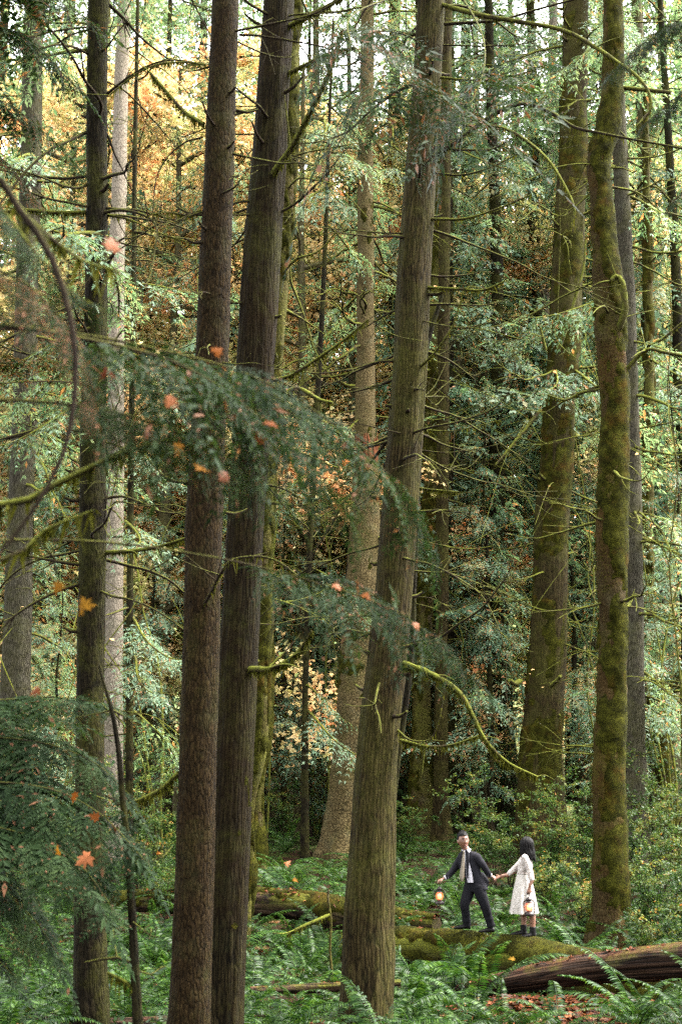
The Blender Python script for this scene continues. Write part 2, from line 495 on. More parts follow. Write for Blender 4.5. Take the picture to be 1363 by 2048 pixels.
M['log_moss'] = log_bark('mossy_log_bark', ((.003, .002, .001), (.011, .006, .003), (.026, .015, .009)), ((.025, .009, .003), (.075, .030, .012)), 1.0, .40, -.5, .25)
M['log_bare'] = log_bark('weathered_log_wood', ((.0022, .001, .0005), (.0145, .0070, .0037), (.062, .036, .022)), ((.03, .010, .004), (.075, .027, .011)), .75, .64, .2, .8, 26, .5)
M['log_back'] = log_bark('rotting_log_bark', ((.005, .003, .002), (.02, .011, .006), (.045, .028, .017)), ((.03, .010, .004), (.085, .030, .012)), .9, .52, -.3, .6)

rng = np.random.default_rng(7)
log_a, LA_P, LA_R, LA_O = log_mesh('mossy_log', [(700, 1852), (800, 1853), (915, 1858), (975, 1865), (1055, 1874), (1180, 1898), (1363, 1930), (1560, 1975)],
                             [25.6, 24.9, 24.2, 23.9, 23.5, 22.7, 21.6, 20.4], [.32, .34, .36, .37, .39, .42, .46, .48], 'log_moss', 'thick moss-covered fallen log that the couple walk along', 11, 64, .10, sink=.055)
log_b, LB_P, LB_R, LB_O = log_mesh('weathered_log', [(915, 1969), (985, 1950), (1060, 1931), (1140, 1913), (1200, 1903), (1363, 1884), (1540, 1866)],
                             [21.9, 21.6, 21.3, 21.0, 20.8, 20.2, 19.6], [.09, .145, .18, .205, .22, .25, .28], 'log_bare', 'bare reddish-brown fallen log slanting across in front of the mossy log', 21, 72, .17, step=.04)
log_c, LC_P, LC_R, LC_O = log_mesh('rotting_log', [(230, 1783), (300, 1781), (400, 1778), (520, 1776), (610, 1783), (700, 1800), (790, 1817), (872, 1832)],
                             [29.6, 29.4, 29.1, 28.6, 28.2, 27.6, 27.0, 26.4], [.20, .22, .25, .27, .28, .27, .25, .15], 'log_back', 'half-buried rotting log strewn with red leaves behind the central trunk', 31, 44, .18)
log_d, _, _, _ = log_mesh('small_log', [(500, 1966), (580, 1962), (690, 1955), (800, 1950)], [20.6, 20.7, 20.8, 20.9], [.045, .06, .065, .05], 'log_back', 'thin mossy pole lying among ferns left of the central trunk', 41, 20, .3, sink=.05)
log_e, _, _, _ = log_mesh('grey_log', [(170, 2038), (260, 2034), (345, 2030), (420, 2029)], [18.7, 18.9, 19.1, 19.3], [.09, .10, .10, .09], 'log_bare', 'weathered greyish pole on the ground at the foot of the brown trunk', 51, 24, .1)

def moss_fuzz(parent, P, r, origin, n, seed, length=(.02, .05), side=(-.6, 1.0), width=.012):
    """a coat of small moss blades standing on a log or a limb"""
    q = np.random.default_rng(seed)
    T, N, B = frames(P)
    i = q.integers(0, len(P), n)
    ph = q.uniform(0, 2 * np.pi, n)
    d = np.cos(ph)[:, None] * N[i] + np.sin(ph)[:, None] * B[i]
    ok = (d[:, 2] > q.uniform(side[0], side[1], n)) & (vn(i * .06, ph * 1.2, seed) > .33)
    i, d = i[ok], d[ok]
    base = P[i] + d * (r[i] * .98)[:, None] + T[i] * q.uniform(-.03, .03, (len(i), 1))
    ln = q.uniform(*length, len(i))[:, None]
    tip = base + (d * .8 + q.normal(0, .45, (len(i), 3))) * ln
    s = np.cross(d, q.normal(0, 1, (len(i), 3)))
    s /= np.linalg.norm(s, axis=1)[:, None] + 1e-9
    b = MB()
    b.quads(np.stack([base - s * width, base + s * width, tip], 1), 0, q.random(len(i)))
    return tag(b.build('moss', M['moss_tuft'], parent, False, origin), kind='stuff')

moss_fuzz(log_a, LA_P, LA_R * 1.10, LA_O, 46000, 5, (.012, .035), (-.35, .5), .006)
moss_fuzz(log_c, LC_P, LC_R, LC_O, 12000, 6, (.012, .035), (.1, 1.0), .006)

# ------------------------------------------------------------------ trunks
def trunk_mesh(pts, rad, mat, parent, origin, kind='cedar', seed=0, sides=40, step=.10, flare=.35, ztop=None, fh=.7, name='trunk', jag=False):
    pts = [np.asarray(p, float) for p in pts]
    rad = list(rad)
    # down to the ground, following the lean
    p0, p1 = pts[0], pts[1]
    g0 = gzf(p0[0], p0[1])
    if p0[2] > g0 - .2:
        t = (p0[2] - (g0 - .35)) / max(.3, (p1[2] - p0[2]))
        q = p0 + (p0 - p1) * t
        pts.insert(0, q)
        rad.insert(0, rad[0] + (rad[0] - rad[1]) * min(t, 3) * .6)
    if ztop and pts[-1][2] < ztop:
        q0, q1 = pts[-2], pts[-1]
        dz = max(.3, q1[2] - q0[2])
        lean = (q1 - q0) / dz
        h = ztop - q1[2]
        for k, f in ((.5, .72), (1., .38)):
            q = q1 + np.array([lean[0] * .7, lean[1] * .7, 1.]) * h * k
            pts.append(q)
            rad.append(rad[-1] * (f if k < 1 else f / .72))
    P, r = resample(pts, rad, step)
    wob = r.mean() * .16
    P[:, 0] += wob * 2 * fbm(P[:, 2] * .55, np.zeros(len(P)) + seed * 3.3, seed, 3)
    P[:, 1] += wob * 2 * fbm(P[:, 2] * .55, np.zeros(len(P)) + seed * 5.1, seed + 1, 3)
    T, N, B = frames(P)
    L = np.concatenate([[0], np.cumsum(np.linalg.norm(np.diff(P, axis=0), axis=1))])
    hg = P[:, 2] - gzf(P[0][0], P[0][1])
    a = np.arange(sides) / sides * 2 * np.pi
    A, LL = np.meshgrid(a / 2 / np.pi, L)
    HG = np.repeat(hg[:, None], sides, 1)
    if kind == 'cedar':
        d = .17 * fbm(A * 15, LL * .5, seed, 3, 15) + .12 * fbm(A * 4, LL * .5, seed + 3, 3, 4) + .10 * np.abs(fbm(A * 20, LL * .7, seed + 4, 2, 20))
    elif kind == 'fir':
        d = .13 * fbm(A * 16, LL * 6, seed, 3, 16) + .10 * fbm(A * 3, LL * .9, seed + 3, 3, 3)
    else:
        d = .34 * fbm(A * 4, LL * 1.7, seed, 3, 4) + .20 * fbm(A * 11, LL * 6, seed + 3, 3, 11)
    fl = flare * np.exp(-np.clip(HG, 0, 20) / fh) * (1 + .55 * np.cos(A * 2 * np.pi * 5 + seed) + .5 * fbm(A * 9, LL * .6, seed + 8, 2, 9))
    V = P[:, None] + (r[:, None] * (1 + d + fl))[..., None] * (np.cos(a)[None, :, None] * N[:, None] + np.sin(a)[None, :, None] * B[:, None])
    if jag:
        V[-1, :, 2] += np.random.default_rng(seed).uniform(-.1, .65, sides) * (1 + np.cos(a))
    UV = np.stack([np.repeat((np.arange(sides + 1) / sides * 2 * np.pi * r.mean())[None], len(P), 0), np.repeat(L[:, None], sides + 1, 1)], -1)
    b = MB()
    b.grid(V, True, 0, .5, UV, False, True)
    o = b.build(name, M[mat] if isinstance(mat, str) else mat, parent, True, origin)
    return o, P, r

def rand_branch(p, d, L, r0, q, up=.35, twigs=3, crook=.16):
    """polyline of a dead limb that leaves p along d, sags and turns up at the tip"""
    n = max(4, int(L / .28))
    pts = [np.array(p, float)]
    v = np.array(d, float)
    for k in range(n):
        t = k / n
        v = v + q.normal(0, crook, 3) * np.array([1, 1, .8]) + np.array([0, 0, (-.18 + up * 1.3 * t) * .6])
        v /= np.linalg.norm(v)
        pts.append(pts[-1] + v * L / n)
    rad = r0 * (1 - .82 * np.linspace(0, 1, n + 1))
    out = [(np.array(pts), rad)]
    for _ in range(twigs):
        k = q.integers(max(1, n // 3), n)
        tv = pts[k] - pts[k - 1]
        tv /= np.linalg.norm(tv)
        sv = tv + q.normal(0, .6, 3) + np.array([0, 0, .15])
        sv /= np.linalg.norm(sv)
        tl = L * q.uniform(.15, .4)
        tp = [pts[k], pts[k] + sv * tl * .5 + q.normal(0, .03, 3), pts[k] + sv * tl + np.array([0, 0, tl * q.uniform(-.3, .3)])]
        out.append((np.array(tp), np.array([rad[k] * .6, rad[k] * .4, rad[k] * .15])))
    return out

def add_branch(parent, origin, polys, mat='branch', sides=6, hang=0, seed=0, rough=.25):
    b = MB()
    for k, (p, r) in enumerate(polys):
        b.tube(p, np.maximum(r, .0035), (sides if k == 0 else 4) if p[0][1] < 30 else (5 if k == 0 else 3), 0, .5, .10 if p[0][1] < 30 else .22, rough, seed + k)
    mats = [M[mat]]
    if hang:      # shaggy moss hanging below the limb
        q = np.random.default_rng(seed)
        P, r = resample(polys[0][0], polys[0][1], .02)
        i = q.integers(0, len(P), hang)
        dl = np.abs(q.normal(0, .05, hang)) + .02
        s = q.normal(0, 1, (hang, 3))
        s[:, 2] = 0
        s = s / (np.linalg.norm(s, axis=1)[:, None] + 1e-9) * .009
        c = P[i] + q.normal(0, .4, (hang, 3)) * r[i][:, None]
        tip = c + np.stack([q.normal(0, .02, hang), q.normal(0, .02, hang), -dl], 1)
        b.quads(np.stack([c - s, c + s, tip], 1), 1, q.random(hang))
        mats.append(M['moss_tuft'])
    return b.build('branch', mats, parent, True, origin)

def poly_px(pp, r0, r1):
    """traced limb: list of (px, py, depth)"""
    P = np.array([W(*p) for p in pp])
    return P, np.linspace(r0, r1, len(P))

TREES = {}

def moss_material():
    t = NT('cushion_moss')
    ob = t.n('TexCoord').outputs['Object']
    a, c = t.noise(ob, 55, 5, .8), t.noise(ob, 5, 5, .7)
    f = t.math('ADD', t.math('MULTIPLY', a, .65), t.math('MULTIPLY', c, .35))
    col = t.ramp(f, [(.37, (.0014, .0014, .0002)), (.48, (.0085, .0085, .001)), (.58, (.035, .035, .004)), (.69, (.090, .087, .011))])
    # old moss goes orange-brown
    col = t.mix(t.ramp(t.noise(ob, 1.7, 5, .7), [(.52, (0, 0, 0)), (.70, (.6,) * 3)]), col, t.ramp(f, [(.37, (.006, .003, .0005)), (.62, (.065, .030, .005))]))
    bp = t.n('Bump', {'Strength': 1.0, 'Distance': .03, 'Height': a})
    return t.finish(t.n('BsdfPrincipled', {'Base Color': col, 'Roughness': .95, 'Specular IOR Level': .03, 'Normal': bp.outputs[0]}).outputs[0])
M['cushion'] = moss_material()

def moss_shell(parent, P, r, origin, seed, thick=.06, cover=.5, sides=64, step=.05, base=.0, side_dir=None, lump=1.0):
    """cushions of moss standing proud of the bark: a lumpy skin that dips below the bark where there is none"""
    P, r = resample(P[::3] if len(P) > 12 else P, r[::3] if len(P) > 12 else r, step)
    T, N, B = frames(P)
    L = np.concatenate([[0], np.cumsum(np.linalg.norm(np.diff(P, axis=0), axis=1))])
    a = np.arange(sides) / sides * 2 * np.pi
    A, LL = np.meshgrid(a / 2 / np.pi, L)
    D = np.cos(a)[None, :, None] * N[:, None] + np.sin(a)[None, :, None] * B[:, None]
    m = fbm(A * 3, LL * 1.1, seed, 4, 3) + .5 * fbm(A * 9, LL * 4, seed + 2, 3, 9) + (cover - .5)
    if side_dir is not None:
        m = m + .35 * (D @ np.asarray(side_dir, float))
    k = np.clip(m * 3.5 + .3, 0, 1)
    h = np.where(k > 0, thick * k ** .6 * (.55 + .9 * lump * (fbm(A * 7, LL * 2.6, seed + 5, 3, 7) + .5) + .5 * fbm(A * 28, LL * 14, seed + 7, 2, 28)), -.03)
    V = P[:, None] + (r[:, None] * (1.02 + base) + h)[..., None] * D
    b = MB()
    b.grid(V, True, 0, .5)
    o = b.build('moss', M['cushion'], parent, True, origin)
    o['kind'] = 'stuff'
    return o

def tree_px(key, name, label, spec, Y, mat, kind, seed, ztop=None, sides=40, step=.10, flare=.35, fh=.7, cat='tree', group=None, branches=0, bl=(.6, 2.2), br=.02, bmat='branch', zmin=4., jag=False, stubs=0, dy=0.):
    """spec: list of (py, x_left, x_right) read along the trunk"""
    pts, rad = [], []
    for k, (py, x0, x1) in enumerate(spec):
        p = W((x0 + x1) / 2, py, Y + dy * k)
        pts.append(p)
        rad.append((x1 - x0) / 2 / FPX * axial(p))
    o0 = np.array([pts[0][0], pts[0][1], gzf(pts[0][0], pts[0][1])])
    root = thing(name, o0, label, cat, group)
    o, P, r = trunk_mesh(pts, rad, mat, root, o0, kind, seed, sides, step, flare, ztop, fh, jag=jag)
    q = np.random.default_rng(seed + 100)
    ok = np.where((P[:, 2] > zmin) & (P[:, 2] < 3 + .62 * Y + 1.5))[0]
    for k in range(branches + stubs):
        if not len(ok):
            break
        i = ok[int(q.integers(0, len(ok)))]
        th = q.uniform(0, 2 * np.pi)
        d = np.array([math.cos(th) * 1.15, math.sin(th), q.uniform(-.25, .25)])
        d /= np.linalg.norm(d)
        if k < branches:
            add_branch(root, o0, rand_branch(P[i] + d * r[i] * .7, d, q.uniform(*bl), br * q.uniform(.6, 1.2), q, q.uniform(.1, .5), int(q.integers(3, 9))), bmat, 6, 0, seed * 31 + k)
        else:
            L = q.uniform(.06, .3)
            add_branch(root, o0, [(np.array([P[i] + d * r[i] * .7, P[i] + d * (r[i] + L * .5), P[i] + d * (r[i] + L) + np.array([0, 0, L * .25])]), np.array([br * 1.5, br * 1.2, br * .7]))], bmat, 6, 0, seed * 31 + k)
    TREES[key] = (root, o0, P, r)
    return root

tree_px('T1', 'fir_tree', 'brown scaly-barked trunk in front, just left of its stringy cedar neighbour', [(2048, 335, 416), (1500, 358, 433), (1000, 375, 447), (500, 402, 465), (0, 424, 478)], 13.0, 'fir', 'fir', 1, 24, 52, .08, .12, branches=22, stubs=14, br=.012, bl=(.3, 1.6), zmin=5.)
tree_px('T2', 'cedar_tree', 'dark stringy-barked cedar overlapped by the brown scaly trunk', [(2048, 408, 482), (1500, 428, 506), (1000, 458, 533), (500, 489, 563), (0, 530, 588)], 15.0, 'cedar', 'cedar', 2, 26, 60, .09, .15, branches=28, stubs=10, br=.016, bl=(.4, 2.2), zmin=6.)
tree_px('T4', 'cedar_tree', 'tall grey-brown cedar leaning right in the centre foreground', [(2040, 677, 782), (1900, 683, 786), (1750, 693, 790), (1500, 715, 796), (1000, 765, 835), (500, 799, 864), (0, 838, 890)], 18.5, 'cedar_pale', 'cedar', 4, 30, 64, .09, .10, .5, branches=46, stubs=22, br=0.022, bl=(.7, 3.0), zmin=4.)
tree_px('T7', 'fir_tree', 'dark mossy-barked trunk near the left edge behind hemlock boughs', [(2048, 147, 216), (1500, 150, 206), (1000, 160, 213), (500, 170, 213), (0, 178, 218)], 18.0, 'cedar_dark', 'fir', 7, 27, 40, .11, .12, branches=48, stubs=10, br=0.024, bl=(.8, 3.0), zmin=5.0)
tree_px('T8', 'alder_tree', 'slender pale grey trunk standing behind the dark left trunk', [(1720, 208, 250), (1500, 209, 246), (1000, 214, 248), (500, 219, 250), (0, 236, 262)], 38., 'grey', 'fir', 8, 36, 28, .2, .2, branches=20, br=0.03, zmin=9, bl=(1., 3.), bmat='mossbranch')
tree_px('T3', 'maple_tree', 'thin moss-coated maple hugging the right side of the dark cedar', [(1795, 480, 506), (1730, 490, 510), (1600, 497, 512), (1480, 508, 535), (1200, 515, 541), (900, 525, 552), (600, 545, 574), (300, 563, 592), (0, 574, 602)], 27.0, 'moss_trunk', 'maple', 3, 26, 26, .08, .3, .35, branches=18, br=0.035, bmat='mossbranch', zmin=5, bl=(1., 3.5))
tree_px('T3b', 'maple_tree', 'crooked mossy trunk in the gap left of the stout scaly trunk', [(1690, 498, 532), (1620, 503, 526), (1560, 506, 530), (1450, 512, 544), (1300, 516, 546), (1150, 522, 545)], 37.0, 'moss_trunk', 'maple', 33, 16, 24, .1, .3, .5, branches=6, br=.03, bmat='mossbranch', zmin=4)
tree_px('T6', 'fir_tree', 'stout pale scaly trunk with a torn reddish scar halfway up, behind the central cedar', [(1735, 640, 752), (1650, 653, 745), (1500, 667, 747), (1300, 680, 752), (1100, 694, 757), (1000, 701, 758), (930, 704, 755), (880, 708, 751), (700, 712, 748), (500, 714, 747), (300, 717, 746), (0, 722, 747)], 40., 'fir_pale', 'fir', 6, 36, 48, .13, .22, 1.1, branches=40, br=.045, bl=(1.5, 4.6), bmat='mossbranch', zmin=10)
root, o0, P, r = TREES['T6']
b = MB()
qs = np.random.default_rng(606)
for _ in range(46):      # splinters of the torn scar
    u = qs.random()
    p = W(708 + 44 * u, 940 - 20 * qs.random(), 40.) + np.array([0, -r[np.argmin(np.abs(P[:, 2] - 12.6))] * (1.0 - 1.6 * (u - .5) ** 2) + .05, 0])
    h = qs.uniform(.2, .95)
    b.tube(np.array([p, p + np.array([qs.normal(0, .02), -.01, h * .6]), p + np.array([qs.normal(0, .04), .03, h])]), [.05, .035, .006], 4, 0, .5)
b.build('torn_wood', plain('torn_red_wood', (.075, .026, .011), .9, spec=.05, var=.4, scale=12), root, False, o0)
tree_px('T5', 'dead_sapling', 'thin black dead stem with ladder-like twigs right of the central cedar', [(1950, 735, 747), (1700, 768, 780), (1500, 792, 804), (1330, 812, 826), (1150, 820, 833), (960, 828, 841), (800, 838, 850), (700, 846, 857), (590, 880, 887)], 19.6, 'cedar_dark', 'fir', 5, None, 12, .1, .1, branches=10, br=.008, bl=(.4, 1.2), zmin=4, cat='dead tree')
tree_px('T9a', 'cedar_tree', 'mossy cedar with a root sweeping left, behind the man', [(1712, 812, 866), (1600, 818, 864), (1500, 822, 862), (1300, 830, 862), (1000, 845, 876), (600, 855, 884), (0, 872, 898)], 44.5, 'moss_trunk', 'cedar', 9, 38, 36, .12, .35, .9, branches=18, br=.035, bmat='mossbranch', zmin=6, bl=(1., 4.))
tree_px('T9b', 'cedar_tree', 'pale barked cedar flaring at its base, upper left of the man', [(1722, 858, 905), (1600, 866, 896), (1300, 870, 895), (1000, 872, 897), (600, 876, 898), (0, 884, 904)], 43.5, 'cedar_pale', 'cedar', 10, 38, 32, .12, .3, .8, branches=6, br=.03, zmin=6)
tree_px('T9c', 'cedar_tree', 'dark narrow cedar tight against the pale one behind the man', [(1705, 892, 916), (1500, 890, 910), (1000, 886, 907), (500, 888, 905)], 46., 'cedar_dark', 'cedar', 12, 36, 24, .15, .3, .8, branches=18, br=0.045, zmin=6, bl=(1., 4.), bmat='mossbranch')
tree_px('T10', 'cedar_tree', 'massive fibrous cedar with green moss left of the mossy maple', [(1680, 1032, 1130), (1600, 1036, 1126), (1500, 1041, 1122), (1250, 1059, 1130), (1000, 1075, 1140), (500, 1105, 1166), (0, 1130, 1176)], 40., 'cedar_pale', 'cedar', 13, 42, 64, .14, .15, .9, branches=38, stubs=16, br=0.045, bl=(.8, 4.0), bmat='mossbranch', zmin=5)
tree_px('T10b', 'alder_tree', 'pale pinkish slim trunk peeking out behind the massive cedar', [(1640, 1062, 1086), (1000, 1070, 1090), (450, 1084, 1103), (0, 1098, 1114)], 55., 'grey', 'fir', 14, 46, 20, .3, .15, branches=14, br=.03, zmin=12, bl=(1.5, 4.), bmat='mossbranch')
tree_px('T11', 'maple_tree', 'orange-brown maple trunk shaggy with moss on the right', [(1885, 1170, 1256), (1800, 1178, 1250), (1650, 1182, 1246), (1500, 1186, 1244), (1250, 1196, 1250), (1080, 1192, 1250), (1000, 1195, 1251), (880, 1198, 1252), (750, 1193, 1250), (600, 1186, 1244), (500, 1182, 1229), (400, 1178, 1219), (320, 1174, 1217), (250, 1193, 1236), (150, 1203, 1244), (0, 1206, 1240)], 27.0, 'maple', 'maple', 15, 24, 48, .08, .22, .45, branches=18, br=.03, bmat='mossbranch', bl=(.5, 3.2), zmin=6)
tree_px('T12', 'fir_tree', 'plain grey-green trunk close behind the right maple', [(1690, 1240, 1296), (1500, 1243, 1290), (1100, 1244, 1284), (800, 1240, 1276), (500, 1232, 1264), (300, 1225, 1254), (0, 1218, 1244)], 36., 'trunk_grey', 'fir', 16, 34, 32, .12, .25, .8, branches=34, br=0.042, bmat='mossbranch', bl=(1., 3.6), zmin=4)
tree_px('T13', 'maple_tree', 'leaning mossy trunk in the dim gap at the right edge', [(1680, 1318, 1372), (1600, 1310, 1352), (1500, 1299, 1334), (1400, 1292, 1322), (1200, 1282, 1308), (900, 1284, 1308), (740, 1287, 1306)], 42., 'moss_trunk', 'maple', 17, 26, 26, .12, .3, .6, branches=18, br=0.05, bmat='mossbranch', zmin=5, bl=(1., 3.5))
tree_px('T15', 'cedar_tree', 'broad dim trunk at the far left edge behind foliage', [(1650, -8, 60), (1300, 5, 62), (1000, 18, 68), (500, 35, 78), (0, 50, 88)], 33., 'trunk_grey', 'cedar', 18, 34, 36, .15, .2, branches=24, br=0.04, zmin=5, bl=(1., 3.5), bmat='mossbranch')
tree_px('T17', 'dead_sapling', 'slim blackish stem right of the pale grey trunk', [(1700, 250, 266), (1000, 255, 268), (600, 262, 272), (300, 266, 275)], 33., 'cedar_dark', 'fir', 19, 30, 14, .2, .2, branches=20, br=0.03, bl=(1., 3.5), zmin=4, cat='dead tree')
tree_px('T18', 'hemlock_tree', 'slim dark stem in the gap left of the stout scaly trunk', [(1680, 601, 618), (1370, 604, 616), (1000, 618, 630), (600, 640, 650)], 39., 'cedar_dark', 'fir', 20, 26, 14, .2, .2, branches=14, br=.02, bl=(.8, 2.4), zmin=4)
tree_px('T16', 'hemlock_sapling', 'thin dark leaning sapling in front at the lower left', [(2048, 266, 286), (1900, 260, 277), (1750, 252, 267), (1600, 239, 252), (1500, 231, 242), (1420, 219, 227), (1370, 205, 211), (1330, 196, 199)], 9.0, 'cedar_dark', 'fir', 22, None, 14, .06, .1, branches=5, br=.008, bl=(.2, .6), zmin=1.5, cat='sapling')
tree_px('T19', 'dead_sapling', 'broken mossy stick standing upright among ferns before the rotting log', [(1960, 662, 667), (1900, 657, 662), (1840, 659, 664), (1800, 653, 658), (1778, 655, 658)], 22.5, 'moss_trunk', 'maple', 23, None, 12, .05, .1, cat='dead tree', branches=0)

